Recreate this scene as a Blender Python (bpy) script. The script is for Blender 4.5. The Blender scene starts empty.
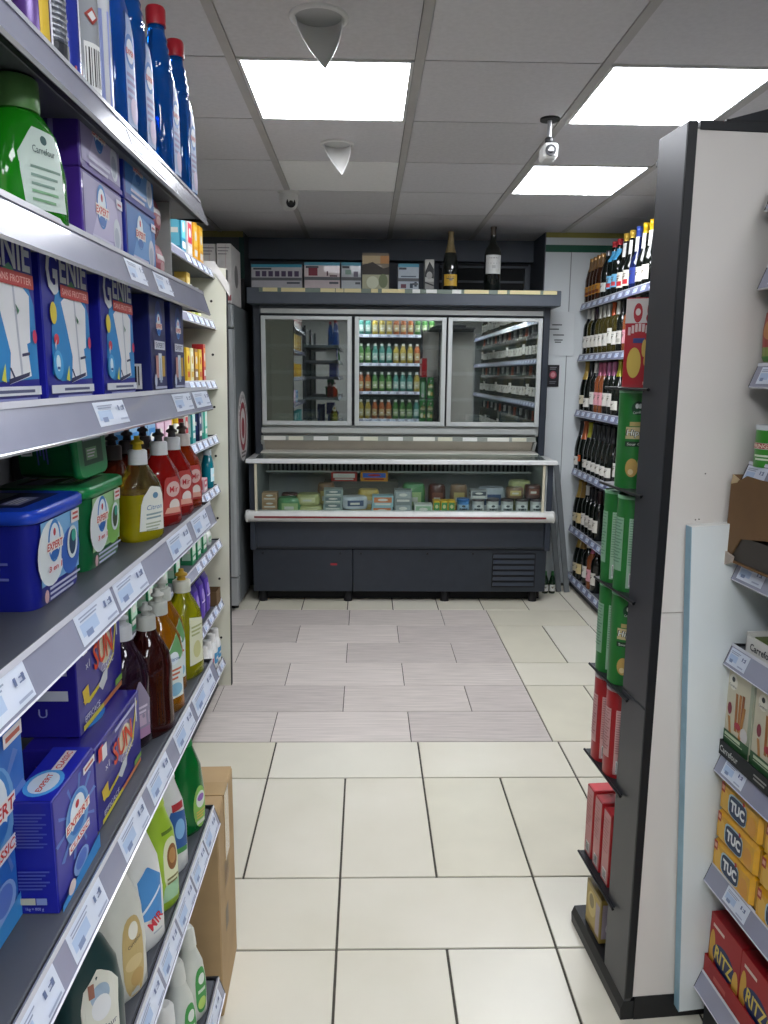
import bpy, math, random
from mathutils import Matrix, Vector

random.seed(7)
SC = bpy.context.scene
COL = SC.collection

# ------------------------------------------------------------------ camera
CAM_H = 1.538
PITCH, YAW, ROLL, FPX = math.radians(10.13), math.radians(1.40), math.radians(0.52), 771.0
fw = Vector((math.sin(YAW) * math.cos(PITCH), math.cos(YAW) * math.cos(PITCH), -math.sin(PITCH)))
r0 = Vector((math.cos(YAW), -math.sin(YAW), 0))
u0 = r0.cross(fw)
rr = r0 * math.cos(ROLL) + u0 * math.sin(ROLL)
uu = -r0 * math.sin(ROLL) + u0 * math.cos(ROLL)
cd = bpy.data.cameras.new('camera')
cd.sensor_fit = 'VERTICAL'
cd.sensor_height = 36.0
cd.lens = FPX / 1024 * 36
cd.clip_start = 0.02
cam = bpy.data.objects.new('camera', cd)
COL.objects.link(cam)
m = Matrix((rr, uu, -fw)).transposed().to_4x4()
m.translation = (0, 0, CAM_H)
cam.matrix_world = m
SC.camera = cam

# ------------------------------------------------------------------ world, exposure
w = bpy.data.worlds.new('world')
SC.world = w
w.use_nodes = True
w.node_tree.nodes['Background'].inputs[0].default_value = (0.5, 0.52, 0.55, 1)
w.node_tree.nodes['Background'].inputs[1].default_value = 0.05
SC.view_settings.view_transform = 'Standard'
SC.view_settings.look = 'None'
SC.view_settings.gamma = 1
SC.view_settings.use_curve_mapping = False
SC.view_settings.exposure = 0.28
PANEL_STRENGTH = 19.0          # the LED ceiling panels light the whole shop

# ------------------------------------------------------------------ materials
def lin(h):
    h = h.lstrip('#')
    o = []
    for i in (0, 2, 4):
        c = int(h[i:i + 2], 16) / 255
        o.append(c / 12.92 if c <= 0.04045 else ((c + 0.055) / 1.055) ** 2.4)
    return (*o, 1)

MATS = {}
def mat(h, rough=0.5, metal=0.0, noise=0.0, scale=8.0, trans=0.0, ior=1.45, emit=0.0, coat=0.0, bump=0.0, stretch=None, h2=None):
    key = (h, rough, metal, noise, scale, trans, ior, emit, coat, bump, stretch, h2)
    if key in MATS:
        return MATS[key]
    M_ = bpy.data.materials.new('m_' + h.strip('#'))
    M_.use_nodes = True
    nt = M_.node_tree
    b = nt.nodes['Principled BSDF']
    c = lin(h)
    b.inputs['Base Color'].default_value = c
    b.inputs['Roughness'].default_value = rough
    b.inputs['Metallic'].default_value = metal
    b.inputs['Transmission Weight'].default_value = trans
    b.inputs['IOR'].default_value = ior
    b.inputs['Coat Weight'].default_value = coat
    if emit:
        b.inputs['Emission Color'].default_value = c
        b.inputs['Emission Strength'].default_value = emit
    if noise or bump:
        tc = nt.nodes.new('ShaderNodeTexCoord')
        n = nt.nodes.new('ShaderNodeTexNoise')
        n.inputs['Scale'].default_value = scale
        n.inputs['Detail'].default_value = 5
        src = tc.outputs['Object']
        if stretch:
            mp = nt.nodes.new('ShaderNodeMapping')
            mp.inputs['Scale'].default_value = stretch
            nt.links.new(src, mp.inputs[0])
            src = mp.outputs[0]
        nt.links.new(src, n.inputs['Vector'])
        if noise:
            rp = nt.nodes.new('ShaderNodeMapRange')
            rp.inputs[1].default_value, rp.inputs[2].default_value = 0.3, 0.7
            nt.links.new(n.outputs[0], rp.inputs[0])
            mx = nt.nodes.new('ShaderNodeMix')
            mx.data_type = 'RGBA'
            nt.links.new(rp.outputs[0], mx.inputs[0])
            c2 = lin(h2) if h2 else c
            mx.inputs[6].default_value = (*[max(0, x * (1 - noise)) for x in c[:3]], 1)
            mx.inputs[7].default_value = (*[min(1, x * (1 + noise * .6)) for x in c2[:3]], 1)
            nt.links.new(mx.outputs[2], b.inputs['Base Color'])
        if bump:
            bp = nt.nodes.new('ShaderNodeBump')
            bp.inputs['Strength'].default_value = bump
            bp.inputs['Distance'].default_value = 0.002
            nt.links.new(n.outputs[0], bp.inputs['Height'])
            nt.links.new(bp.outputs[0], b.inputs['Normal'])
    MATS[key] = M_
    return M_

def glass_mat(name, tint, refl, rough=0.0, haze=0.0, edge=.6):
    """thin pane: straight-through plus mirror reflection, a touch of haze"""
    if name in MATS:
        return MATS[name]
    M_ = bpy.data.materials.new(name)
    M_.use_nodes = True
    nt = M_.node_tree
    nt.nodes.remove(nt.nodes['Principled BSDF'])
    out = nt.nodes['Material Output']
    t = nt.nodes.new('ShaderNodeBsdfTransparent')
    t.inputs[0].default_value = lin(tint)
    g = nt.nodes.new('ShaderNodeBsdfGlossy')
    g.inputs['Roughness'].default_value = rough
    g.inputs[0].default_value = (.93, .97, .95, 1)
    d = nt.nodes.new('ShaderNodeBsdfDiffuse')
    d.inputs[0].default_value = lin('#b9c2bf')
    fr = nt.nodes.new('ShaderNodeLayerWeight')
    fr.inputs[0].default_value = 0.35
    mr = nt.nodes.new('ShaderNodeMapRange')
    mr.inputs[3].default_value = refl
    mr.inputs[4].default_value = min(1, refl + edge)
    nt.links.new(fr.outputs['Fresnel'], mr.inputs[0])
    a = nt.nodes.new('ShaderNodeMixShader')
    a.inputs[0].default_value = haze
    nt.links.new(t.outputs[0], a.inputs[1])
    nt.links.new(d.outputs[0], a.inputs[2])
    b = nt.nodes.new('ShaderNodeMixShader')
    nt.links.new(mr.outputs[0], b.inputs[0])
    nt.links.new(a.outputs[0], b.inputs[1])
    nt.links.new(g.outputs[0], b.inputs[2])
    nt.links.new(b.outputs[0], out.inputs[0])
    MATS[name] = M_
    return M_

def ink(h): return mat(h, 0.45)
def plastic(h, r=0.35): return mat(h, r, noise=.05, scale=20)
def board(h): return mat(h, 0.38, noise=.06, scale=30, coat=.25)
def liquid(h, t=.6): return mat(h, .07, trans=t, ior=1.25, coat=.5)
def metal_paint(h, r=.4): return mat(h, r, noise=.08, scale=14)

# ------------------------------------------------------------------ mesh builder
class MB:
    def __init__(s):
        s.v, s.f, s.mi, s.mats, s.sm = [], [], [], [], []
    def m(s, M_):
        if M_ not in s.mats:
            s.mats.append(M_)
        return s.mats.index(M_)
    def add(s, vs, fs, M_, smooth=False):
        o = len(s.v)
        k = s.m(M_)
        s.v += [tuple(p) for p in vs]
        for f in fs:
            s.f.append([i + o for i in f]); s.mi.append(k); s.sm.append(smooth)
        return s
    def box(s, x0, x1, y0, y1, z0, z1, M_, c=0.0):
        if c <= 0:
            vs = [(x, y, z) for x in (x0, x1) for y in (y0, y1) for z in (z0, z1)]
            fs = [(0, 1, 3, 2), (4, 6, 7, 5), (0, 4, 5, 1), (2, 3, 7, 6), (0, 2, 6, 4), (1, 5, 7, 3)]
            return s.add(vs, fs, M_)
        vs, ix = [], {}
        X, Y, Z = (x0, x1), (y0, y1), (z0, z1)
        for i in (0, 1):
            for j in (0, 1):
                for k in (0, 1):
                    dx, dy, dz = (c, -c)[i], (c, -c)[j], (c, -c)[k]
                    ix[i, j, k] = len(vs)
                    vs += [(X[i], Y[j] + dy, Z[k] + dz), (X[i] + dx, Y[j], Z[k] + dz), (X[i] + dx, Y[j] + dy, Z[k])]
        fs = []
        def quad(a): fs.append(a)
        for i in (0, 1):
            q = [ix[i, 0, 0], ix[i, 1, 0], ix[i, 1, 1], ix[i, 0, 1]]; quad(q if i else q[::-1])
            q = [ix[0, i, 0] + 1, ix[1, i, 0] + 1, ix[1, i, 1] + 1, ix[0, i, 1] + 1]; quad(q[::-1] if i else q)
            q = [ix[0, 0, i] + 2, ix[1, 0, i] + 2, ix[1, 1, i] + 2, ix[0, 1, i] + 2]; quad(q if i else q[::-1])
        for i in (0, 1):
            for j in (0, 1):
                fl = (i + j) % 2
                q = [ix[i, j, 0], ix[i, j, 1], ix[i, j, 1] + 1, ix[i, j, 0] + 1]; quad(q if fl else q[::-1])
                q = [ix[i, 0, j], ix[i, 1, j], ix[i, 1, j] + 2, ix[i, 0, j] + 2]; quad(q[::-1] if fl else q)
                q = [ix[0, i, j] + 1, ix[1, i, j] + 1, ix[1, i, j] + 2, ix[0, i, j] + 2]; quad(q if fl else q[::-1])
                for k in (0, 1):
                    a = ix[i, j, k]; t = (a, a + 1, a + 2); quad(t if (i + j + k) % 2 else t[::-1])
        return s.add(vs, fs, M_)
    def prism(s, poly, axis, a0, a1, M_, smooth=False):
        """poly: 2D points; axis 'x': (y,z) poly, 'y': (x,z), 'z': (x,y)"""
        def P(p, a):
            return {'x': (a, p[0], p[1]), 'y': (p[0], a, p[1]), 'z': (p[0], p[1], a)}[axis]
        n = len(poly)
        vs = [P(p, a0) for p in poly] + [P(p, a1) for p in poly]
        s.add(vs, [(i, (i + 1) % n, n + (i + 1) % n, n + i) for i in range(n)], M_, smooth)
        return s.add(vs, [list(range(n))[::-1], list(range(n, 2 * n))], M_)
    def loft(s, prof, M_, seg=24, caps=True, smooth=True):
        """prof: (z, rx, ry, n[, cx, cy]) superellipse rings"""
        vs = []
        for p in prof:
            cx, cy = (p[4], p[5]) if len(p) > 5 else (0, 0)
            for i in range(seg):
                x, y = se(p[1], p[2], p[3], 2 * math.pi * i / seg)
                vs.append((x + cx, y + cy, p[0]))
        fs = []
        for k in range(len(prof) - 1):
            for i in range(seg):
                j = (i + 1) % seg
                fs.append((k * seg + i, k * seg + j, (k + 1) * seg + j, (k + 1) * seg + i))
        s.add(vs, fs, M_, smooth)
        if caps:
            L = (len(prof) - 1) * seg
            s.add(vs, [list(range(seg))[::-1], [L + i for i in range(seg)]], M_)
        return s
    def cyl(s, c, r, h, M_, axis='z', seg=20, r2=None, smooth=True):
        r2 = r if r2 is None else r2
        vs = []
        for k, (rr_, a) in enumerate(((r, 0), (r2, h))):
            for i in range(seg):
                t = 2 * math.pi * i / seg
                p, q = rr_ * math.cos(t), rr_ * math.sin(t)
                vs.append({'z': (c[0] + p, c[1] + q, c[2] + a), 'x': (c[0] + a, c[1] + p, c[2] + q), 'y': (c[0] + p, c[1] + a, c[2] + q)}[axis])
        s.add(vs, [(i, (i + 1) % seg, seg + (i + 1) % seg, seg + i) for i in range(seg)], M_, smooth)
        return s.add(vs, [list(range(seg))[::-1], list(range(seg, 2 * seg))], M_)
    def mesh(s, name):
        me = bpy.data.meshes.new(name)
        me.from_pydata(s.v, [], s.f)
        for M_ in s.mats:
            me.materials.append(M_)
        me.polygons.foreach_set('material_index', s.mi)
        me.polygons.foreach_set('use_smooth', s.sm)
        me.update()
        return me
    def build(s, name, parent=None, world=False):
        o = bpy.data.objects.new(name, s.mesh(name))
        COL.objects.link(o)
        if parent:
            o.parent = parent
            if world:
                p, off = parent, Vector((0, 0, 0))
                while p:
                    off += p.location
                    p = p.parent
                o.location = -off
        return o

def se(rx, ry, n, t):
    c, q = math.cos(t), math.sin(t)
    return (rx * math.copysign(abs(c) ** (2 / n), c), ry * math.copysign(abs(q) ** (2 / n), q))

# ------------------------------------------------------------------ flat print (lettering, pictures, bar codes)
TXT = {}
def text_mesh(body, bold):
    bold = min(bold, .022 if set(body) & set('NMWKRZ') else .05)
    k = (body, bold)
    if k not in TXT:
        cu = bpy.data.curves.new('t', 'FONT')
        cu.body = body
        cu.size = 1
        cu.offset = bold
        cu.resolution_u = 2
        o = bpy.data.objects.new('t', cu)
        me = bpy.data.meshes.new_from_object(o)
        vs = [(v.co.x, v.co.y) for v in me.vertices]
        fs = [list(p.vertices) for p in me.polygons]
        bpy.data.objects.remove(o); bpy.data.curves.remove(cu); bpy.data.meshes.remove(me)
        x0, x1 = min(v[0] for v in vs), max(v[0] for v in vs)
        y0, y1 = min(v[1] for v in vs), max(v[1] for v in vs)
        TXT[k] = ([((x - (x0 + x1) / 2), (y - (y0 + y1) / 2)) for x, y in vs], fs, x1 - x0, y1 - y0)
    return TXT[k]

class Print:
    """flat print; every layer is kept as polygons for flat faces and as u-slices for curved ones"""
    def __init__(s): s.L = []
    def add(s, vs, fs, c, sl=None): s.L.append((vs, fs, c, sl)); return s
    def rect(s, u0, v0, u1, v1, c, n=8):
        n2 = max(n, 4)
        return s.add([(u0, v0), (u1, v0), (u1, v1), (u0, v1)], [(0, 1, 2, 3)], c, [(u0 + (u1 - u0) * i / n2, v0, v1) for i in range(n2 + 1)])
    def ell(s, cu, cv, ru, rv, c, n=8, power=2.0):
        n = max(n, 10)
        top, bot, sl = [], [], []
        for k in range(n + 1):
            u = -ru * math.cos(math.pi * k / n)
            h = rv * max(0, 1 - abs(u / ru) ** power) ** (1 / power)
            sl.append((cu + u, cv - h, cv + h)); top.append((cu + u, cv + h)); bot.append((cu + u, cv - h))
        pts = bot + top[::-1][1:-1]
        return s.add(pts, [list(range(len(pts)))], c, sl)
    def poly(s, pts, c):
        us = [p[0] for p in pts]
        a, b_ = min(us), max(us)
        sl = []
        for k in range(13):
            u = a + (b_ - a) * min(max(k / 12, 1e-4), 1 - 1e-4)
            cr = []
            for p, q in zip(pts, pts[1:] + pts[:1]):
                if (p[0] - u) * (q[0] - u) <= 0 and p[0] != q[0]:
                    cr.append(p[1] + (q[1] - p[1]) * (u - p[0]) / (q[0] - p[0]))
            if cr: sl.append((u, min(cr), max(cr)))
        return s.add(list(pts), [list(range(len(pts)))], c, sl)
    def text(s, body, cu, cv, h, c, w=None, rot=0.0, shear=0.0, bold=0.004):
        vs, fs, tw, th = text_mesh(body, bold)
        sy = h / th
        sx = (w / tw) if w else sy
        cr, sr = math.cos(rot), math.sin(rot)
        o = []
        for x, y in vs:
            x, y = x * sx + shear * y * sy, y * sy
            o.append((cu + x * cr - y * sr, cv + x * sr + y * cr))
        return s.add(o, fs, c)
    def lines(s, u0, v0, u1, n, h, c, gap=2.0):
        for k in range(n):
            v = v0 - k * h * gap
            s.rect(u0, v - h, u0 + (u1 - u0) * (1 - .25 * ((k * 7) % 3) / 2), v, c, 2)
        return s
    def bars(s, u0, v0, u1, v1):
        s.rect(u0, v0, u1, v1, '#e8e8e6', 2)
        n = 7
        d = (u1 - u0) / (2 * n + 1)
        for k in range(n):
            x = u0 + d * (2 * k + 1)
            s.rect(x, v0 + (v1 - v0) * .15, x + d * (.6 + .5 * ((k * 3) % 2)), v1 - (v1 - v0) * .1, '#1c1c20', 1)
        return s
    def scaled(s, su, sv):
        P_ = Print()
        P_.L = [([(u * su, v * sv) for u, v in vs], fs, c, [(u * su, a * sv, b_ * sv) for u, a, b_ in sl] if sl else None) for vs, fs, c, sl in s.L]
        return P_
    def mesh(s, name, f, base=.0005, step=.00012):
        b = MB()
        curved = getattr(f, 'curved', False)
        for k, (vs, fs, c, sl) in enumerate(s.L):
            if curved and sl:
                n = 6
                vs = [(u, a + (e - a) * q / n) for u, a, e in sl for q in range(n + 1)]
                fs = [(i * (n + 1) + q, (i + 1) * (n + 1) + q, (i + 1) * (n + 1) + q + 1, i * (n + 1) + q + 1) for i in range(len(sl) - 1) for q in range(n)]
            lift = .0007 if curved and not sl else 0
            b.add([f(u, v, base + k * step + lift) for u, v in vs], fs, ink(c))
        return b.mesh(name)

# maps from print coordinates (centre = 0,0) onto faces of a box w(y) d(x) h(z) standing on z=0
def on_front(w_, d_, h_): return lambda u, v, o: (d_ / 2 + o, u, h_ / 2 + v)
def on_near(w_, d_, h_): return lambda u, v, o: (u, -w_ / 2 - o, h_ / 2 + v)
def on_far(w_, d_, h_): return lambda u, v, o: (-u, w_ / 2 + o, h_ / 2 + v)
def on_top(w_, d_, h_): return lambda u, v, o: (-v, u, h_ + o)

def interp(prof, z):
    for a, b in zip(prof, prof[1:]):
        if a[0] <= z <= b[0] and b[0] > a[0]:
            t = (z - a[0]) / (b[0] - a[0])
            return [a[k] + (b[k] - a[k]) * t for k in (1, 2, 3)]
    return list(prof[0][1:4] if z < prof[0][0] else prof[-1][1:4])
def on_round(prof, turn=0.0):
    """wrap: u is arc length from the front (+x), v is height above the base"""
    def f(u, v, o):
        rx, ry, n = interp(prof, v)
        if n > 2.05 and turn == 0.0:      # flattish bottle: keep lettering undistorted across the front
            q = max(-.985, min(.985, u / max(ry, 1e-4)))
            ang = math.copysign(math.asin(abs(q) ** (n / 2)), q)
        else:
            ang = turn + u / max(ry, 1e-4)
        x, y = se(rx + o, ry + o, n, ang)
        return (x, y, v)
    f.curved = True
    return f

# ------------------------------------------------------------------ things
def tag(o, label, cat, group=None, kind=None):
    if label: o['label'] = label
    if cat: o['category'] = cat
    if group: o['group'] = group
    if kind: o['kind'] = kind
    return o
def thing(name, label, cat, loc=(0, 0, 0), rz=0.0, group=None):
    o = bpy.data.objects.new(name, None)
    o.empty_display_size = .05
    COL.objects.link(o)
    o.location = loc
    o.rotation_euler = (0, 0, rz)
    return tag(o, label, cat, group)

KINDS = {}
def kind(key, name, cat, parts):
    """parts: list of (part name, mesh[, [(sub name, mesh)...]])"""
    KINDS[key] = (name, cat, parts)
def put(key, label, loc, rz=0.0, group=None, rot=None, scale=None):
    name, cat, parts = KINDS[key]
    t = thing(name, label, cat, loc, rz, group)
    if rot: t.rotation_euler = rot
    if scale: t.scale = (scale,) * 3 if not isinstance(scale, tuple) else scale
    for p in parts:
        o = bpy.data.objects.new(p[0], p[1])
        COL.objects.link(o); o.parent = t
        for q in (p[2] if len(p) > 2 else []):
            c = bpy.data.objects.new(q[0], q[1])
            COL.objects.link(c); c.parent = o
    return t

_o = 'first second third fourth fifth sixth seventh eighth ninth'.split()
ORD = ['first', 'second', 'third', 'fourth', 'fifth', 'sixth', 'seventh', 'eighth', 'ninth', 'tenth', 'eleventh', 'twelfth', 'thirteenth', 'fourteenth']
ORD += 'fifteenth sixteenth seventeenth eighteenth nineteenth twentieth'.split() + ['twenty-' + q for q in _o] + ['thirtieth'] + ['thirty-' + q for q in _o]


# ================================================================== the setting
CEIL = 2.521
fl = MB(); fl.box(-1.7, 2.1, -3.0, 6.1, -.05, -.005, mat('#4a463e', .85, noise=.25, scale=30))
floor = tag(fl.build('floor'), None, None, kind='structure')
TILE = [mat('#d9d4c2', .32, noise=.05, scale=3, h2='#dad5c6'), mat('#d4cfbc', .34, noise=.06, scale=4), mat('#dcd8c9', .3, noise=.05, scale=3.5)]
PLANK = [mat('#cbc2bb', .45, noise=.16, scale=5, stretch=(1.0, 16, 1), h2='#cdc4bd'), mat('#c3bab4', .45, noise=.16, scale=5, stretch=(1.2, 14, 1)), mat('#d2c9c2', .45, noise=.15, scale=4.5, stretch=(.9, 18, 1))]
def piece(name, x0, x1, y0, y1, ms, g=.0035):
    x0, x1 = max(x0, -1.66), min(x1, 2.06)
    if x1 - x0 < .03: return
    MB().box(x0 + g, x1 - g, y0 + g, y1 - g, -.006, 0, random.choice(ms), .0012).build(name, floor)
def row(y0, y1, start, step, xa=-1.66, xb=2.06):
    k = math.floor((xa - start) / step)
    while start + k * step < xb:
        piece('floor_tile', max(xa, start + k * step), min(xb, start + (k + 1) * step), y0, y1, TILE); k += 1
row(2.757, 3.055, -.373, .6); row(2.157, 2.757, -.373, .3); row(1.854, 2.157, -.073, .6); row(1.254, 1.854, -.073, .3)
row(.954, 1.254, -.373, .6); row(.354, .954, -.373, .3); row(.054, .354, -.073, .6); row(-.546, .054, -.073, .3)
PR = [3.055, 3.353, 3.656, 3.966, 4.282, 4.599, 4.92]
for k in range(6):
    y0, y1 = PR[k], PR[k + 1]
    xs = [-1.6, -1.0, -.4, .2, .805] if k % 2 == 0 else [-1.3, -.7, -.1, .5, .805]
    for a, b in zip(xs, xs[1:]):
        piece('floor_plank', a, b, y0, y1, PLANK, .002)
row(3.055, 3.656, .805, .3, .805); row(3.656, 3.966, .805, .6, .805); row(3.966, 4.599, .805, .302, .805); row(4.599, 4.92, .805, .6, .805)
row(4.92, 5.53, -.724, .3035)

MB_c = MB(); MB_c.box(-1.7, 2.1, -3.0, 6.1, CEIL + .02, CEIL + .06, mat('#3c3b39', .9))
ceiling = tag(MB_c.build('ceiling'), None, None, kind='structure')
CT = [mat('#d3d1d2', .92, noise=.05, scale=60, bump=.15), mat('#cdcbcb', .92, noise=.06, scale=60, bump=.15), mat('#d7d5d6', .92, noise=.05, scale=60, bump=.15)]
CT_NEW = mat('#f2f1ee', .9, noise=.03, scale=60)
GRID = mat('#b5b2ae', .6, noise=.05, scale=9)
GX, GY = -.434, 2.661
LIGHTS = [(0, 0), (2, 0), (2, 2), (0, -5), (2, -5), (0, -7), (2, -7), (1, -8)]  # rows below zero: unseen panels added behind the viewer for fill light
PANEL = mat('#f3f6fc', .6, emit=PANEL_STRENGTH)
place_words = {(0, 0): 'square LED ceiling panel in the left row, above the aisle',
               (2, 0): 'large square LED ceiling panel nearest the tall black display',
               (2, 2): 'far square LED ceiling panel behind the hanging camera'}
for i in range(-2, 4):
    for j in range(-9, 6):
        x0, x1 = max(GX + .6 * i + .017, -1.69), min(GX + .6 * (i + 1) - .017, 2.08)
        y0, y1 = max(GY + .6 * j + .004, -2.98), min(GY + .6 * (j + 1) - .004, 6.08)
        if (i, j) in LIGHTS:
            lab = place_words.get((i, j), 'added LED fill panel on the ceiling behind the viewer, row %s' % (ORD[abs(j)]) + (' on the left' if i == 0 else ' on the right' if i == 2 else ' in the middle'))
            t = thing('ceiling_light', lab, 'ceiling light', ((x0 + x1) / 2, (y0 + y1) / 2, CEIL), 0, 'LED ceiling panels')
            a, b = (x1 - x0) / 2, (y1 - y0) / 2
            fr = MB(); wm = mat('#d7d6d3', .5)
            fr.box(-a, a, -b, -b + .012, -.004, .012, wm); fr.box(-a, a, b - .012, b, -.004, .012, wm)
            fr.box(-a, -a + .012, -b + .012, b - .012, -.004, .012, wm); fr.box(a - .012, a, -b + .012, b - .012, -.004, .012, wm)
            fr.build('frame', t)
            MB().box(-a + .012, a - .012, -b + .012, b - .012, -.002, .006, PANEL).build('diffuser', t)
        else:
            MB().box(x0, x1, y0, y1, CEIL, CEIL + .014, CT_NEW if (i, j) == (0, 2) else random.choice(CT)).build('ceiling_tile', ceiling)
for i in range(-2, 5):
    x = min(max(GX + .6 * i, -1.67), 2.07)
    MB().box(x - .015, x + .015, -2.98, 6.08, CEIL - .004, CEIL + .004, GRID).build('grid_runner', ceiling)

def struct(name, b, parent=None):
    o = b.build(name, parent)
    if not parent: o['kind'] = 'structure'
    return o
NAVY = mat('#565c66', .6, noise=.06, scale=5)
PALE = mat('#d3d9db', .55, noise=.04, scale=3)
b = MB(); b.box(-.872, 1.25, 6.05, 6.15, 0, CEIL, NAVY); wb_ = struct('wall_back', b)
b = MB(); b.box(-.872, 1.25, 5.96, 6.05, 2.37, CEIL, mat('#6a717b', .6, noise=.05, scale=5)); struct('bulkhead', b, wb_)
b = MB(); dk = mat('#14161a', .7); lt = mat('#5a6068', .5)
b.box(.55, 1.22, 6.03, 6.05, 2.10, 2.36, dk)
b.box(.55, 1.22, 6.02, 6.03, 2.225, 2.24, lt); b.box(1.19, 1.22, 6.0, 6.03, 2.1, 2.34, lt); b.box(.55, 1.22, 6.0, 6.03, 2.33, 2.345, lt)
struct('dark_vent_opening', b, wb_)
b = MB(); b.box(1.25, 2.1, 5.60, 6.15, 0, CEIL, PALE); wr_ = struct('wall_partition_right', b)
b = MB(); b.box(1.243, 1.25, 5.595, 6.05, 0, CEIL, mat('#525861', .6)); struct('reveal', b, wr_)
b = MB(); b.box(1.25, 2.05, 5.594, 5.60, 2.487, CEIL - .001, mat('#a09a55', .6, noise=.1)); struct('yellow_trim_band', b, wr_)
b = MB(); b.box(1.25, 2.05, 5.592, 5.60, 2.39, 2.437, mat('#1d5a45', .5, noise=.08)); struct('green_trim_band', b, wr_)
for x in (1.43, 1.66):
    b = MB(); b.box(x, x + .006, 5.596, 5.60, 0, 2.39, mat('#8d9496', .6)); struct('panel_joint', b, wr_)
b = MB(); b.box(-1.7, -.872, 5.72, 6.15, 0, CEIL, mat('#4d5053', .7, noise=.06)); wl2 = struct('wall_partition_left', b)
b = MB(); b.box(-1.65, -.872, 5.712, 5.72, 2.48, CEIL - .001, mat('#7c7340', .6)); struct('yellow_trim_band', b, wl2)
b = MB(); b.box(-.90, -.866, 5.708, 5.72, 2.2, 2.48, mat('#23433f', .6)); struct('green_corner_trim', b, wl2)
b = MB(); b.box(-1.75, -1.68, -3, 6.15, 0, CEIL, mat('#c4c6c6', .7, noise=.04)); struct('wall_left', b)
b = MB(); b.box(2.08, 2.15, -3, 6.15, 0, CEIL, mat('#c4c6c6', .7, noise=.04)); struct('wall_right', b)
b = MB(); b.box(-1.75, 2.15, -3.1, -2.99, 0, CEIL, mat('#cccbc8', .7, noise=.04)); struct('wall_front', b)

# ================================================================== shelf units
TRAY = mat('#55585f', .42, metal=.2, noise=.1, scale=12)
TRAY_BLACK = mat('#17181b', .5)
RAIL = mat('#9a9cb0', .22, noise=.1, scale=6, coat=.5)
RAIL_EDGE = mat('#d5d6df', .2, coat=.5)
def tag_mesh():
    P = Print()
    P.rect(-.5, -.5, .5, .5, '#d9e0ee', 1)
    P.rect(-.44, -.26, -.02, .14, '#b4c8e4', 1)
    P.rect(-.36, -.34, -.2, -.14, '#7f8fb4', 1)
    P.lines(-.42, .36, .06, 2, .05, '#9aa4ba')
    P.rect(.2, .06, .25, .28, '#6a779a', 1); P.rect(.29, .06, .4, .1, '#6a779a', 1); P.rect(.35, .06, .4, .28, '#6a779a', 1); P.rect(.29, .2, .4, .24, '#6a779a', 1)
    P.rect(.14, -.36, .42, -.28, '#a4aec6', 1)
    return P
TAGP = tag_mesh()
TAGM = {}
def price_tag(parent, y, wd, hh, f, key):
    """f(u, v, off) maps onto the rail; u along the rail"""
    k = (round(wd, 3), round(hh, 3), key)
    if k not in TAGM:
        TAGM[k] = TAGP.mesh('price_tag', lambda u, v, o: f(u * wd, v * hh, o + .0008), 0, .0003)
    o = bpy.data.objects.new('price_tag', TAGM[k])
    COL.objects.link(o); o.parent = parent; o.location = (0, y, 0)
    return o
def shelf(parent, z, depth, y0, y1, tags=(), hgt=.042, tilt=.014, tag_h=.036, thick=.028, name='shelf', rail=None):
    """front faces +x at x=0 (rail foot); z = top of the tray"""
    b = MB()
    b.box(-depth, -.022, y0, y1, z - thick, z, TRAY, .002)
    b.box(-.022, -.016, y0, y1, z - thick, z - .004, TRAY_BLACK)
    s_ = b.build(name, parent)
    r = MB()
    t = .003
    r.prism([(-tilt - t, z + .004), (-tilt, z + .006), (0, z + .006 - hgt), (-t, z + .004 - hgt), (-.016 - t, z - .012)], 'y', y0, y1, rail or RAIL)
    r.prism([(-tilt - .002, z + .004), (-tilt + .0015, z + .0085), (-tilt + .003, z + .002)], 'y', y0, y1, RAIL_EDGE)
    r.prism([(-.004, z + .008 - hgt), (.002, z + .006 - hgt), (-.001, z + .003 - hgt)], 'y', y0, y1, RAIL_EDGE)
    r.build('price_rail', s_)
    e = MB(); e.prism([(-.06, z + .004), (-tilt, z + .006), (0, z + .006 - hgt), (-.06, z - thick)], 'y', y1, y1 + .004, TRAY_BLACK)
    e.build('end_cap', s_)
    L = math.hypot(hgt, tilt)
    def f(u, v, o):
        k = .5 - v / L           # 0 top .. 1 bottom
        return (-tilt + tilt * k + o, u, z + .006 - hgt * k + o * .3)
    for (a, c) in tags:
        price_tag(s_, (a + c) / 2, c - a, tag_h, f, (id(parent), round(z, 3)))
    return s_

# ---- near left unit: household cleaners
LX, LEND = -.313, 1.60
gl = thing('shelf_unit', 'long grey supermarket shelving of detergents and dish soap on the left', 'shelf', (LX, 0, 0))
LZ = dict(S1=1.862, S2=1.689, S3=1.502, S4=1.266, S5=.929, S6=.609, S7=.19)
LT = dict(S1=[(1.116, 1.297)], S2=[(1.078, 1.161), (1.218, 1.313)], S3=[(0.927, 1.042), (1.305, 1.435), (1.458, 1.592)],
          S4=[(0.60, 0.702), (0.83, 0.954), (0.964, 1.092), (1.236, 1.379), (1.412, 1.542)],
          S5=[(0.601, 0.717), (0.752, 0.858), (0.931, 1.041), (1.068, 1.178), (1.227, 1.35), (1.372, 1.541)],
          S6=[(0.967, 1.075), (1.085, 1.187), (1.196, 1.303), (1.312, 1.416), (1.424, 1.525)], S7=[(1.36, 1.511)])
for k, z in LZ.items():
    e = {'S5': 1.575, 'S6': 1.54, 'S7': 1.535}.get(k, LEND)
    shelf(gl, z, .40, -.2, e, LT[k], tag_h=.036 if k in ('S4', 'S5', 'S6') else .03)
b = MB(); b.box(-.42, -.402, -.2, LEND, .02, 2.06, mat('#26282d', .6, noise=.06)); b.build('back_panel', gl)
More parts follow.
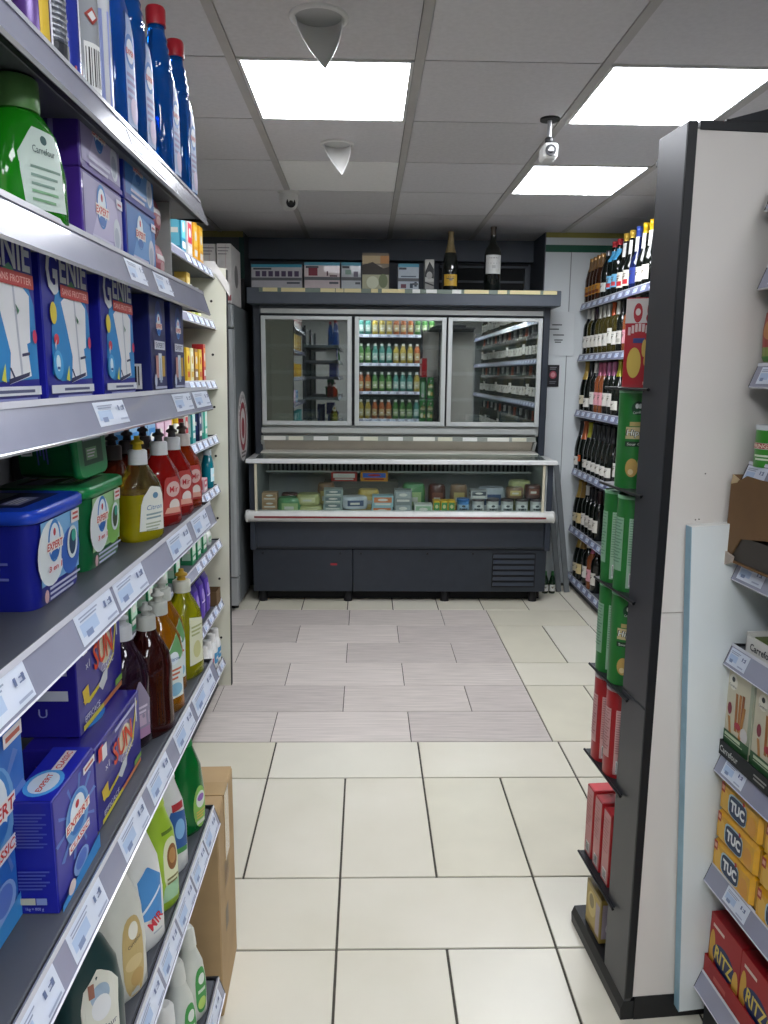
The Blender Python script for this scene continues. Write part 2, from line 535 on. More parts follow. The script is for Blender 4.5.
for y in (-.19, .7, LEND - .03):
    b = MB(); b.box(-.402, -.38, y, y + .025, 0, 2.08, mat('#34373d', .5)); b.build('upright', gl)
b = MB(); b.box(-.40, -.03, -.2, 1.53, 0, .14, mat('#2c2e34', .5)); b.build('plinth', gl)

# ---- far left unit with its cream end panel
G2X, G2END = -.69, 3.655
g2 = thing('shelf_unit', 'far left shelving of toiletries ending at a cream side panel', 'shelf', (G2X, 0, 0))
G2Z = [1.99, 1.765, 1.497, 1.245, 1.01, .745, .45, .145]
for k, z in enumerate(G2Z):
    ys = [3.12 + .11 * q for q in range(5)]
    shelf(g2, z, .42, 1.66, G2END, [(y, y + .075) for y in ys], tag_h=.03, hgt=.036)
b = MB(); b.prism([(-.46, 0), (.022, 0), (.05, 2.006), (-.46, 2.006)], 'y', G2END + .005, G2END + .03, mat('#d9d8c6', .5, noise=.04, scale=6)); ep = b.build('end_panel', g2)
b = MB(); b.prism([(.022, 0), (.0255, 0), (.0535, 2.0), (.05, 2.0)], 'y', G2END + .005, G2END + .033, mat('#2a2b2c', .6)); b.build('edge_strip', ep)
for z in (.25, .55, .85, 1.15, 1.38, 1.62, 1.86):
    b = MB(); b.cyl((-.02, G2END + .0035, z), .006, .002, mat('#1c1c1c', .7), 'y', 10); b.build('screw_hole', ep)
b = MB(); b.box(-.46, -.425, 1.66, G2END, 0, 2.0, mat('#b8b8ae', .6)); b.build('back_panel', g2)
b = MB(); b.box(-.42, -.04, 1.66, G2END, 0, .10, mat('#3a3c40', .6)); b.build('plinth', g2)

# ================================================================== product kinds: boxes
def expert_logo(P, cu, cv, s, sub=None, subc='#d8392c'):
    P.ell(cu, cv + .1 * s, .36 * s, .5 * s, '#3e86cf', 10)
    P.ell(cu, cv + .08 * s, .29 * s, .43 * s, '#e9f1f8', 10)
    P.ell(cu, cv + .3 * s, .07 * s, .09 * s, '#c8283a', 6)
    P.ell(cu, cv - .22 * s, .24 * s, .12 * s, '#2f6fc0', 8)
    P.rect(cu - .46 * s, cv - .12 * s, cu + .46 * s, cv + .12 * s, '#f3ece6', 2)
    P.text('EXPERT', cu, cv, .17 * s, '#cf2c22', w=.86 * s, shear=.12, bold=.03)
    if sub:
        P.rect(cu - .4 * s, cv - .62 * s, cu + .4 * s, cv - .42 * s, '#f0e9ec', 2)
        P.text(sub, cu, cv - .52 * s, .13 * s, subc, w=.72 * s, shear=.15, bold=.02)
def box_kind(key, name, cat, w_, d_, h_, col, front=None, near=None, top=None, far=None, c=.0015, extra=()):
    body = MB().box(-d_ / 2, d_ / 2, -w_ / 2, w_ / 2, 0, h_, board(col), c).mesh('body')
    sub = []
    for nm, P, f in (('front_print', front, on_front), ('side_print', near, on_near), ('top_print', top, on_top), ('side_print', far, on_far)):
        if P: sub.append((nm, P.mesh(nm, f(w_, d_, h_))))
    kind(key, name, cat, [('body', body)] + sub + list(extra))

# GENIE washing powder
def genie():
    W, H = .142, .166
    P = Print()
    P.poly([(-.055, -.05), (-.05, .0), (-.035, .038), (.0, .05), (.05, .045), (.066, .02), (.068, -.055), (-.03, -.058)], '#1f86c9')
    P.poly([(-.02, .03), (.012, .046), (.018, .036), (.026, .044), (.056, .028), (.052, -.018), (.044, -.02), (.05, -.052), (.0, -.06), (.006, -.03), (-.008, .004)], '#e6e7ea')
    P.poly([(.018, .036), (.022, .036), (.03, -.05), (.026, -.055)], '#b9bdc8')
    P.poly([(-.002, -.055), (.046, -.048), (.044, -.052), (-.002, -.06)], '#2a2f55'); P.poly([(.0, -.044), (.01, -.056), (.014, -.056), (.004, -.044)], '#2a2f55')
    P.poly([(.03, -.03), (.048, -.028), (.048, -.031), (.03, -.033)], '#2a2f55')
    P.poly([(.0, .05), (.014, .056), (.03, .046), (.016, .044)], '#4f8f6a'); P.poly([(.022, .018), (.03, .012), (.026, .008)], '#3f7f5c')
    P.text('G', -.043, .062, .052, '#cfd2d6', w=.032, bold=.03)
    P.text('ENIE', .02, .069, .036, '#cfd2d6', w=.082, bold=.03)
    P.rect(-.022, .035, .066, .049, '#b5322e', 2); P.text('SANS FROTTER', .022, .042, .007, '#e3a79c', w=.078, bold=.01)
    P.ell(-.046, .016, .009, .012, '#e6cf3a'); P.ell(-.042, -.012, .007, .006, '#d2354a'); P.poly([(-.048, -.018), (-.042, -.012), (-.046, -.024)], '#e8e4e6')
    P.ell(.06, -.012, .005, .007, '#c9305a')
    P.ell(-.042, -.04, .014, .016, '#4aa5dd'); P.ell(-.042, -.038, .006, .009, '#d6ecf7'); P.rect(-.046, -.045, -.038, -.042, '#1f4f8f', 1)
    P.poly([(-.022, -.056), (-.012, -.04), (-.012, -.058)], '#d8d84a')
    P.rect(-.066, -.071, .066, -.062, '#dcdfe6', 2); P.rect(-.03, -.0685, .05, -.0655, '#5a5f80', 2)
    P.lines(-.05, -.0735, .055, 2, .0022, '#8f93c8')
    N = Print(); N.rect(-.03, -.01, .03, .05, '#c9c9cf', 2); N.rect(-.03, -.06, .03, -.015, '#b9bcc2', 2); N.lines(-.026, .045, .026, 7, .003, '#6a6f86'); N.lines(-.026, -.02, .026, 4, .003, '#5f7a6a'); N.rect(-.02, -.077, .02, -.066, '#c9b87a', 1)
    box_kind('genie', 'washing_powder_box', 'box', W, .10, H, '#1a1e93', P, N)
genie()
# navy laundry sanitiser boxes
def navy():
    P = Print()
    P.ell(.005, .045, .022, .028, '#3c4f9e', 8); expert_logo(P, .005, .032, .04)
    P.rect(-.028, -.006, .036, .008, '#d9dce8', 2); P.text('EXPERT', .004, .001, .008, '#20285c', w=.05)
    P.rect(-.024, -.052, -.008, -.016, '#c88f86', 1); P.rect(-.008, -.056, .012, -.012, '#d6e4ee', 1); P.rect(.012, -.05, .03, -.016, '#c9a23a', 1); P.poly([(-.004, -.06), (.008, -.06), (.004, -.02), (-.001, -.02)], '#aebdd4')
    P.ell(-.03, -.056, .008, .01, '#c7cfe2'); P.lines(-.036, -.066, .038, 2, .004, '#bfc6dd')
    N = Print(); N.bars(-.02, -.07, .022, -.03)
    box_kind('navy', 'stain_remover_box', 'box', .098, .075, .158, '#1d2566', P, N)
navy()
# flat packs of wash capsules on the second shelf
def pack(key, col, face, face2, side_text):
    W, D, H = .158, .09, .092
    P = Print()
    P.rect(-.072, -.036, .076, .042, face, 2); P.poly([(-.05, -.03), (.0, .036), (.05, .03), (.07, -.02)], face2)
    P.ell(.052, -.012, .016, .022, '#d8dce6'); P.ell(.05, -.016, .01, .014, '#b4bccc')
    expert_logo(P, -.008, .008, .055)
    P.lines(-.05, -.026, .03, 2, .004, '#d6d3ea'); P.rect(-.076, -.046, .079, -.04, col, 1); P.rect(.05, .024, .075, .036, '#e6e2ea', 1); P.rect(.054, .028, .07, .031, '#b84a5a', 1)
    N = Print()
    for k in range(3): N.rect(-.012 + .011 * k, -.038 + .006 * k, -.006 + .011 * k, .036, side_text, 1)
    box_kind(key, 'laundry_tablet_box', 'box', W, D, H, col, P, N)
pack('lilac', '#4b2a94', '#a79fc6', '#c3bbda', '#8d7fc4')
pack('bluepack', '#1f2f9a', '#3f7cc4', '#6fa4dd', '#7f9be0')
# SUN dishwasher boxes
def sun(key, W, D, H):
    P = Print()
    P.ell(.018, .018, .034, .036, '#8f86b4', 10); P.ell(.02, .02, .024, .027, '#dcd3b4', 10)
    P.poly([(-.07, -.03), (-.05, -.04), (.0, -.032), (.052, -.008), (.075, .06), (.07, .062), (.047, -.004), (-.002, -.026), (-.05, -.032), (-.066, -.026)], '#d9c92e')
    P.poly([(-.072, -.012), (-.05, -.01), (-.048, -.034), (-.066, -.036)], '#e0c23a'); P.poly([(-.014, -.03), (.006, -.018), (.024, -.016), (.02, -.034), (.0, -.044)], '#d5d9de')
    P.rect(.066, .02, .07, .07, '#d6dbe8', 1)
    P.text('EFFICACE', -.04, -.058, .010, '#e8e8f2', w=.055); P.lines(-.07, -.066, .04, 1, .004, '#c9c9e8')
    P.rect(-.075, -.072, .0, -.064, '#d9cf3a', 2); P.rect(.0, -.072, .078, -.064, '#cc7f45', 2); P.rect(.05, -.062, .08, -.052, '#7fb04f', 1)
    P.rect(-.078, .045, -.062, .07, '#d83a32', 1); P.rect(-.066, .04, -.05, .066, '#e8e6ea', 1)
    T = Print(); T.ell(.0, .0, .05, .024, '#3f8fe0', 8); T.ell(.0, .0, .04, .016, '#2a3fc0', 8); T.lines(-.06, .032, .05, 2, .005, '#cfd6f0')
    N = Print(); N.rect(-.035, .02, .035, .034, '#b9bcd2', 1); N.rect(-.035, -.02, .035, -.004, '#c9ccd8', 1); N.text('U', 0, -.04, .014, '#9aa3d8'); N.lines(-.03, .05, .03, 2, .004, '#a05a5a')
    P.text('SUN', .008, .022, .042, '#d8421f', w=.074, rot=.06, bold=.02)
    P.text('CLASSIC', .022, -.008, .012, '#dfe4ee', w=.05, shear=.3)
    P.text('x1', -.052, .022, .012, '#c9cbe0'); P.lines(-.02, .066, .06, 1, .006, '#b9bce6')
    box_kind(key, 'dishwasher_tablet_box', 'box', W, D, H, '#241d8a', P.scaled(W / .172, H / .152), N.scaled(1, H / .16), T)
sun('sun', .20, .095, .118)
sun('sun2', .185, .095, .142)
# EXPERT CLASSIC tablets
def classic(key, W0, D, H0, hue='#4b49a8'):
    W, H = .118, .20
    P = Print()
    P.rect(-W / 2 + .002, -H / 2 + .02, W / 2 - .002, H / 2 - .002, hue, 2)
    for a in range(10):
        t = a * math.pi / 5
        P.poly([(0, .02), (.06 * math.cos(t), .02 + .07 * math.sin(t)), (.055 * math.cos(t + .12), .02 + .07 * math.sin(t + .12))], '#5f82cc')
    P.ell(0, .022, .034, .045, '#6fa6dd', 10)
    expert_logo(P, 0, .02, .075, 'CLASSIC')
    P.ell(.0, -.065, .022, .02, '#8fb0e4', 8); P.ell(.0, -.062, .016, .014, '#5f7fd0', 8)
    P.rect(.02, H / 2 - .024, W / 2 - .004, H / 2 - .01, '#e8e4e6', 1); P.rect(.024, H / 2 - .02, W / 2 - .008, H / 2 - .015, '#c0604e', 1)
    P.poly([(-W / 2 + .002, -H / 2 + .001), (W / 2 - .002, -H / 2 + .001), (W / 2 - .002, -H / 2 + .03), (-W / 2 + .002, -H / 2 + .012)], '#3f93d6')
    P.ell(-.03, -.083, .01, .012, '#e9d6d0')
    T = Print(); T.rect(-W / 2 + .002, -.029, W / 2 - .002, .029, '#1c25b0', 1); T.ell(-.022, .0, .028, .026, '#52a7ea', 8); T.ell(-.022, .0, .022, .02, '#dbe8f5', 8); T.text('EXPERT', -.022, -.001, .008, '#cf2c22', w=.036, bold=.03)
    T.rect(.004, -.012, .048, .004, '#e6dfe4', 1); T.text('CLASSIC', .026, -.004, .009, '#cf2c22', w=.038, bold=.02)
    N = Print(); N.lines(-.03, H / 2 - .02, .03, 11, .0028, '#4a54a8'); N.lines(-.03, -.02, .03, 6, .003, '#4a54a8'); N.rect(-.03, -H / 2 + .02, .0, -H / 2 + .032, '#b9b7a2', 1); N.rect(.002, -H / 2 + .02, .022, -H / 2 + .032, '#7f8fc0', 1); N.text('1kg = 800 g', -.002, -H / 2 + .012, .007, '#9aa4d6')
    box_kind(key, 'dishwasher_tablet_box', 'box', W0, D, H0, '#1b2093', P.scaled(W0 / W, H0 / H), N.scaled(D / .085, H0 / H), T.scaled(W0 / W, D / .062))
classic('classic', .13, .05, .139)
classic('classic_bag', .15, .09, .235, '#2f70c8')

# lidded plastic tubs of capsules
def tub(key, col, lidc, face, accent):
    W, D, H = .16, .125, .118
    prof = [(0, D / 2 * .88, W / 2 * .9, 7), (.004, D / 2 * .9, W / 2 * .92, 7), (H - .012, D / 2 * .97, W / 2 * .97, 7)]
    body = MB().loft(prof, plastic(col, .3), 40).mesh('body')
    lid = MB().loft([(H - .016, D / 2 * 1.0, W / 2 * 1.0, 7), (H - .014, D / 2 * 1.05, W / 2 * 1.05, 7), (H - .003, D / 2 * 1.05, W / 2 * 1.05, 7), (H, D / 2 * 1.0, W / 2 * 1.0, 7)], plastic(lidc, .28), 40).mesh('lid')
    P = Print()
    def f(u, v, o):
        rx = interp(prof, v)[0]
        return (rx + o + .0006, u, v)
    P.rect(-.058, .024, .058, .1, face, 4); P.ell(-.028, .06, .04, .04, '#eaf0f0', 8); P.ell(.03, .05, .03, .03, accent, 8)
    expert_logo(P, -.02, .068, .052, '3 en 1'); P.ell(.034, .06, .017, .021, '#dfeaea', 8); P.ell(.034, .06, .011, .016, '#2c4a6a' if accent != '#86bf5c' else '#33492e', 8); P.ell(.038, .068, .007, .008, '#3fae96')
    P.rect(.03, .084, .056, .1, '#e8e2e0', 1); P.rect(.034, .088, .052, .091, '#c24a40', 1); P.rect(.034, .094, .052, .097, '#c24a40', 1)
    P.lines(-.04, .02, .056, 3, .003, '#c9cfe6'); P.ell(-.05, .012, .006, .008, '#d8b0b0')
    N = Print(); N.bars(-.03, -.052, .012, -.03); N.lines(-.04, .0, .03, 4, .003, '#6a72c0')
    T = Print(); T.poly([(-.055, -.04), (.055, -.04), (.055, .042), (-.055, .042)], '#1c2450' if accent != '#86bf5c' else '#1e4a30'); T.rect(-.05, .008, .05, .034, '#8f9aa8', 2); T.rect(-.04, -.03, .02, -.006, '#8a90c0' if accent != '#86bf5c' else '#7fae80', 2); T.lines(-.034, -.01, .014, 3, .003, '#e6e6ea')
    kind(key, 'capsule_tub', 'tub', [('body', body), ('lid', lid, [('lid_print', T.mesh('lid_print', lambda u, v, o: (-v, u, H + o)))]),
         ('front_label', P.mesh('front_label', f)), ('side_label', N.mesh('side_label', lambda u, v, o: (u, -interp(prof, H / 2 + v)[1] - .0006 - o, H / 2 + v)))])
tub('tub_blue', '#1a2290', '#1f49c9', '#7fb4e0', '#3c6cc4')
tub('tub_green', '#12683a', '#1c8a4c', '#9fc98f', '#86bf5c')

# ================================================================== product kinds: bottles
def smooth(prof, n=3):
    """extra rings between the given ones (cosine easing) so shoulders are round"""
    out = []
    for a, b_ in zip(prof, prof[1:]):
        for k in range(n):
            t = k / n
            out.append(tuple(a[i] + (b_[i] - a[i]) * t for i in range(4)))
    out.append(tuple(prof[-1][:4]))
    return out
def pushcap(z, r, c1, c2):
    b_ = MB(); b_.loft([(z, r, r, 2), (z + .022, r * .98, r * .98, 2), (z + .024, r * .8, r * .8, 2)], plastic(c1), 18)
    n = MB(); n.loft([(z + .023, r * .5, r * .5, 2), (z + .032, r * .42, r * .42, 2), (z + .033, r * .7, r * .7, 2), (z + .037, r * .66, r * .66, 2), (z + .04, r * .3, r * .3, 2), (z + .046, r * .28, r * .28, 2)], plastic(c2), 14)
    return b_.mesh('cap'), n.mesh('nozzle')
def dish_kind(key, col, cap, nozzle, H=.125, ry=.040, rx=.026, label=None, level=None, name='dish_soap_bottle', trans=.6, cap_r=.0155, opaque=False, air='#b9a468'):
    prof = [(0, rx * .88, ry * .9, 3), (.006, rx, ry, 3), (H * .3, rx * .97, ry * .95, 3), (H * .62, rx, ry, 2.8), (H * .76, rx * .95, ry * .9, 2.5), (H * .86, rx * .8, ry * .68, 2.2), (H * .94, .018, .0195, 2), (H, .0145, .0145, 2)]
    P_ = smooth(prof)
    M_ = plastic(col, .25) if opaque else liquid(col, trans)
    bb = MB()
    if level:
        k_ = max(i for i, q in enumerate(P_) if q[0] <= H * level)
        bb.loft(P_[:k_ + 1], M_, 28).loft(P_[k_:], liquid(air, .9), 28, caps=False)
    else:
        bb.loft(P_, M_, 28)
    parts = [('body', bb.mesh('body'))]
    c1, c2 = pushcap(H - .001, cap_r, cap, nozzle)
    parts.append(('cap', c1, [('nozzle', c2)]))
    if label:
        parts.append(('label', label.mesh('label', on_round(P_), .0008)))
    kind(key, name, 'bottle', parts)
def lab_yellow():
    P = Print(); P.poly([(-.026, .018), (.03, .015), (.033, .055), (.025, .085), (.0, .09), (-.02, .07)], '#e4e6dc'); P.text('Citron', .006, .055, .008, '#5c7fa8', w=.034, shear=.2); P.lines(-.012, .045, .026, 2, .003, '#8aa0a0'); P.lines(-.014, .03, .02, 3, .0025, '#a9b39a'); P.ell(.008, .074, .006, .005, '#5f86a0'); return P
def lab_red():
    P = Print(); P.poly([(-.026, .02), (.026, .018), (.03, .06), (.018, .088), (-.016, .088)], '#b5423e'); P.ell(.004, .066, .018, .014, '#d8b9b4', 8); P.text('Mir', .004, .066, .011, '#b3202c', bold=.004); P.ell(.006, .036, .014, .012, '#e0d6cf', 8); P.poly([(-.02, .024), (.022, .022), (.02, .032), (-.014, .034)], '#e0a896'); return P
def lab_amber():
    P = Print(); P.poly([(-.024, .03), (.024, .03), (.028, .1), (.014, .15), (-.018, .11)], '#d7e2de'); P.poly([(-.022, .1), (.014, .15), (.026, .11), (.02, .1)], '#6aa06a'); P.ell(.002, .105, .012, .012, '#dfe9ee', 8); P.text('Citron', .002, .104, .007, '#3a62a0'); P.lines(-.018, .085, .02, 3, .004, '#c06a4a'); P.ell(.004, .046, .016, .012, '#86b6cf', 8); return P
def lab_green():
    P = Print(); P.poly([(-.022, .03), (.022, .03), (.024, .12), (-.02, .13)], '#dfe0c4'); P.lines(-.016, .11, .018, 3, .004, '#a9b07a'); P.ell(.0, .06, .012, .018, '#c9c88f', 8); return P
def lab_dark():
    P = Print(); P.poly([(-.02, .02), (.02, .02), (.024, .08), (.0, .12), (-.02, .08)], '#8f869c'); P.rect(-.018, .04, .02, .06, '#b9a4b8', 2); P.lines(-.014, .074, .016, 2, .004, '#d0c6d6'); P.poly([(-.02, .02), (.02, .02), (.02, .036), (-.02, .036)], '#a57fa0'); return P
dish_kind('dish_yellow', '#c9bd14', '#d9dcde', '#e3c42a', label=lab_yellow(), trans=.55, level=.62)
dish_kind('dish_red', '#b01f1c', '#d5d8da', '#5b5a5c', label=lab_red(), H=.128, trans=.5)
dish_kind('dish_rust', '#a8380f', '#d0c9c2', '#6a5a55', label=lab_red(), H=.128, trans=.5)
dish_kind('dish_brown', '#7a2a14', '#6a5f5f', '#4e494c', H=.128, trans=.5)
dish_kind('soap_amber', '#c07c10', '#c9cdc4', '#d0d2c9', H=.185, ry=.040, rx=.032, label=lab_amber(), trans=.6, cap_r=.017)
dish_kind('soap_lime', '#b4b31a', '#d3d3c4', '#c9a02a', H=.178, ry=.040, rx=.032, label=lab_green(), trans=.6, cap_r=.018)
dish_kind('soap_dark', '#2a1626', '#cfd2d4', '#cfd2d4', H=.185, ry=.040, rx=.032, label=lab_dark(), trans=.25, cap_r=.016)
dish_kind('soap_maroon', '#3a1410', '#b9bdb6', '#b9bdb6', H=.185, ry=.040, rx=.032, trans=.35, cap_r=.016)

# blue surface cleaner with ribbed neck
def blue_cleaner():
    prof = [(0, .026, .032, 3), (.005, .029, .036, 3), (.06, .0285, .036, 3), (.11, .028, .034, 3), (.135, .025, .030, 2.5), (.15, .021, .025, 2.2), (.152, .0235, .0265, 2), (.158, .0205, .022, 2), (.163, .022, .0235, 2), (.169, .0185, .02, 2), (.174, .02, .021, 2), (.18, .0165, .0175, 2), (.185, .018, .0185, 2), (.192, .0145, .0145, 2), (.205, .0135, .0135, 2)]
    body = MB().loft(prof, liquid('#0d68cc', .7), 26).mesh('body')
    cap = MB().loft([(.203, .0165, .0165, 2), (.224, .0165, .0165, 2), (.227, .0145, .0145, 2)], plastic('#a3202c', .3), 20).mesh('cap')
    P = Print(); P.poly([(-.014, .01), (.02, .01), (.024, .09), (.018, .125), (-.002, .13), (-.014, .09)], '#a3b6dc'); P.ell(.002, .09, .015, .018, '#4d7fc9', 8); P.ell(.002, .09, .011, .013, '#dfe6f0', 8); P.text('EXPERT', .002, .088, .006, '#c7342e', w=.028, bold=.02); P.lines(-.012, .066, .018, 4, .004, '#8c86b8'); P.ell(.006, .028, .012, .014, '#c9b9d6', 8)
    kind('blue_cleaner', 'surface_cleaner_bottle', 'bottle', [('body', body), ('cap', cap), ('label', P.mesh('label', on_round(prof), .0008))])
blue_cleaner()
# green softener jug
def green_jug():
    prof = smooth([(0, .032, .052, 3), (.006, .036, .057, 3), (.06, .036, .056, 3), (.10, .033, .048, 2.6), (.118, .027, .035, 2.2), (.124, .022, .022, 2)])
    body = MB().loft(prof, liquid('#1c9416', .35), 30).mesh('body')
    cap = MB().loft([(.122, .027, .027, 2), (.126, .028, .028, 2), (.155, .0275, .0275, 2), (.158, .024, .024, 2)], plastic('#5d8a4e', .4), 24).mesh('cap')
    P = Print(); P.poly([(-.03, .012), (.036, .016), (.034, .06), (.024, .1), (-.012, .102), (-.034, .07)], '#c3d2c9'); P.ell(.004, .09, .005, .005, '#3f5a5a'); P.text('Carrefour', .002, .078, .008, '#4a5c5c', w=.034); P.lines(-.02, .06, .026, 3, .003, '#7f988c', 3); P.lines(-.02, .034, .02, 2, .003, '#7fa884', 3)
    kind('green_jug', 'fabric_softener_bottle', 'bottle', [('body', body), ('cap', cap), ('label', P.mesh('label', on_round(prof), .0008))])
green_jug()
# tall cleaner bottles on the low shelves (opaque)
def cleaner(key, col, capc, P, H=.19, ry=.042, rx=.03, cap_h=.035, cap_r=.017, trans=0, taper=.78):
    prof = smooth([(0, rx * .86, ry * .86, 2.6), (.008, rx, ry, 2.6), (H * .45, rx, ry, 2.5), (H * .72, rx * .88, ry * .86, 2.3), (H * .9, rx * .62, ry * .55, 2), (H, .014, .014, 2)])
    body = MB().loft(prof, liquid(col, trans) if trans else plastic(col, .32), 28).mesh('body')
    cap = MB().loft([(H - .004, cap_r, cap_r, 2), (H + cap_h * .8, cap_r * taper, cap_r * taper, 2), (H + cap_h, cap_r * .55, cap_r * .55, 2)], plastic(capc, .4), 18).mesh('cap')
    parts = [('body', body), ('cap', cap)]
    if P: parts.append(('label', P.mesh('label', on_round(prof), .0008)))
    kind(key, 'cleaner_bottle', 'bottle', parts)
P = Print(); P.poly([(-.028, .0), (.03, .0), (.034, .12), (.022, .14), (.004, .155), (-.022, .13)], '#dcdcd0'); P.ell(.004, .118, .014, .016, '#9fb4c8', 8); P.ell(.004, .1, .014, .018, '#e4e6e8', 8); P.text('Carrefour', .002, .068, .009, '#30405a', w=.044, rot=.1); P.lines(-.02, .05, .022, 4, .003, '#8a8f86'); P.rect(-.012, .12, -.004, .14, '#a06a58', 1)
cleaner('cl_dark', '#1f3b3c', '#dfe2e0', P, H=.20, ry=.05)
P = Print(); P.ell(.008, .07, .02, .066, '#c3ab72', 10, 2.6); P.ell(.01, .112, .009, .014, '#e2e0d2', 8); P.text('Carrefour', .01, .094, .006, '#4a4640', w=.026, rot=.4); P.ell(.008, .06, .016, .012, '#d2bd88', 8); P.ell(.012, .034, .012, .014, '#bb9a5e', 8)
cleaner('cl_beige', '#d2d3c9', '#e2e2dc', P, H=.205, ry=.046, cap_h=.02)
P = Print(); P.poly([(-.02, .06), (.022, .05), (.026, .12), (-.004, .15), (-.022, .13)], '#4a8fd0'); P.poly([(-.02, .07), (.02, .1), (.02, .105), (-.02, .076)], '#dfeaf5'); P.text('MIR', .006, .05, .02, '#c8283a', w=.03, rot=.5, bold=.04); P.lines(.0, .03, .02, 1, .003, '#b0b6c0')
cleaner('cl_mir', '#e3e4e0', '#e8e8e4', P, H=.205, ry=.04, cap_h=.02)
P = Print(); P.ell(.008, .085, .018, .05, '#dbe0b8', 10, 2.6); P.ell(.01, .098, .012, .024, '#8a5a30', 8); P.ell(.01, .1, .008, .014, '#b98a54', 8); P.lines(-.004, .062, .022, 2, .004, '#7a7440'); P.poly([(-.014, .02), (.02, .02), (.024, .05), (-.01, .05)], '#9fc7a0'); P.lines(-.008, .15, .016, 1, .006, '#5f7a2c')
cleaner('cl_lime', '#9fc238', '#b4cf52', P, H=.195, ry=.036, cap_h=.03)
P = Print(); P.poly([(-.02, .05), (.022, .05), (.022, .12), (-.016, .13)], '#27599c'); P.ell(.004, .09, .012, .02, '#7fb0dd', 8); P.rect(-.01, .128, .016, .142, '#b3343c', 2); P.poly([(-.02, .044), (.02, .04), (.02, .05), (-.02, .056)], '#3f8a46')
cleaner('cl_wb', '#dadcdb', '#d6d8d8', P, H=.19, ry=.034, cap_h=.03)
P = Print(); P.ell(.008, .055, .02, .045, '#8cbf5a', 10); P.ell(.01, .07, .014, .018, '#dfe6dc', 8); P.ell(.01, .074, .01, .008, '#9a6fc0', 8); P.lines(-.004, .046, .022, 3, .003, '#dcae5a'); P.rect(-.004, .018, .02, .026, '#d6e0c8', 1)
cleaner('cl_green', '#0d7a34', '#14823c', P, H=.19, ry=.040, rx=.03, trans=.3, cap_h=.03)
P = Print(); P.ell(.006, .07, .016, .052, '#3f9a4a', 10, 2.6); P.ell(.008, .095, .009, .012, '#dfe8df', 8); P.ell(.006, .04, .011, .014, '#b7d86a', 8); P.rect(-.004, .066, .016, .074, '#c9dfc8', 2)
cleaner('cl_white_green', '#d3d6cd', '#dcdeD6'.lower(), P, H=.17, ry=.034, cap_h=.04, cap_r=.018)
P = Print(); P.poly([(-.024, .03), (.026, .03), (.026, .11), (-.02, .12)], '#35508f'); P.ell(.008, .075, .014, .02, '#a8806a', 8); P.rect(.0, .035, .022, .05, '#c04a4a', 2); P.rect(-.02, .1, .02, .105, '#dfe2ea', 2)
cleaner('cl_blue', '#5f93d6', '#e6e7e4', P, H=.165, ry=.036, cap_h=.04, cap_r=.021, taper=.9)

# aerosol / wipe packs on the top shelf
def aerosol(key, col, stripe, P=None, r=.019, H=.16):
    prof = [(0, r, r, 2), (.004, r, r, 2), (H - .012, r, r, 2), (H - .004, r * .8, r * .8, 2), (H, r * .6, r * .6, 2)]
    body = MB().loft(prof, mat(col, .25, metal=.2, noise=.05), 22).mesh('body')
    cap = MB().loft([(H, r * .82, r * .82, 2), (H + .03, r * .78, r * .78, 2), (H + .034, r * .6, r * .6, 2)], plastic(stripe), 18).mesh('cap')
    parts = [('body', body), ('cap', cap)]
    if P: parts.append(('label', P.mesh('label', on_round(prof, -.5))))
    kind(key, 'spray_can', 'spray can', parts)
P = Print(); P.rect(-.006, .01, .006, .13, '#c9a93a', 4); P.rect(.008, .01, .016, .13, '#d9d6e6', 4)
aerosol('can_purple', '#4a2f6e', '#e6e4ea', P)
P = Print(); P.rect(-.03, .01, .028, .12, '#b4b8c0', 4); P.lines(-.02, .1, .02, 12, .003, '#4a4e58'); P.rect(-.01, .012, .012, .03, '#2c2e34', 1)
aerosol('can_grey', '#c9ccd2', '#dcdee2', P)
P = Print(); P.rect(-.03, .006, .03, .022, '#b5343c', 4); P.rect(.008, .03, .03, .13, '#d6d9e6', 4)
aerosol('can_blue', '#2a3aa0', '#2a3aa0', P)
P = Print(); P.bars(-.012, .012, .014, .07); P.poly([(0, .09), (.01, .1), (0, .11), (-.01, .1)], '#a04038'); P.poly([(0, .094), (.006, .1), (0, .106), (-.006, .1)], '#d8dadb')
aerosol('can_silver', '#a9adb2', '#c9ccd0', P, r=.026)
P = Print(); P.rect(-.02, .01, .03, .13, '#8f9bd2', 4); P.rect(-.03, .004, .02, .016, '#c9b13a', 4)
aerosol('can_white', '#dfe1e8', '#dfe1e8', P)
# red refill pouches
def pouch(key, col, accent, W=.075, H=.072, T=.022, name='refill_pouch'):
    b_ = MB(); prof = []
    n = 7
    rows_ = []
    for k in range(n + 1):
        t = k / n
        th = T * math.sin(math.pi * min(1, .12 + t * .88)) ** .6
        rows_.append((t * H, max(.0015, th if t < 1 else .0015), W / 2 * (1 - .05 * math.sin(math.pi * t)), 3))
    b_.loft(rows_, mat(col, .25, noise=.12, scale=40, coat=.4), 24)
    P_ = Print(); P_.rect(-W * .36, H * .2, W * .36, H * .85, accent, 4); P_.rect(-W * .3, H * .5, W * .3, H * .62, '#e2d8d6', 2); P_.ell(0, H * .36, W * .16, H * .1, '#d9b0ae', 6)
    kind(key, name, 'pouch', [('body', b_.mesh('body')), ('front_print', P_.mesh('front_print', on_round(rows_), .001))])
pouch('pouch_red', '#8c2f3a', '#b05560')

# ================================================================== near left unit: the goods on it
FX = -.345                                        # front line of the goods
def onL(key, label, y, sh, d=None, x=None, group=None, z=0, rz=0.0, **k):
    X = x if x is not None else FX - d / 2
    return put(key, label, (X, y, LZ[sh] + z), rz, group, **k)
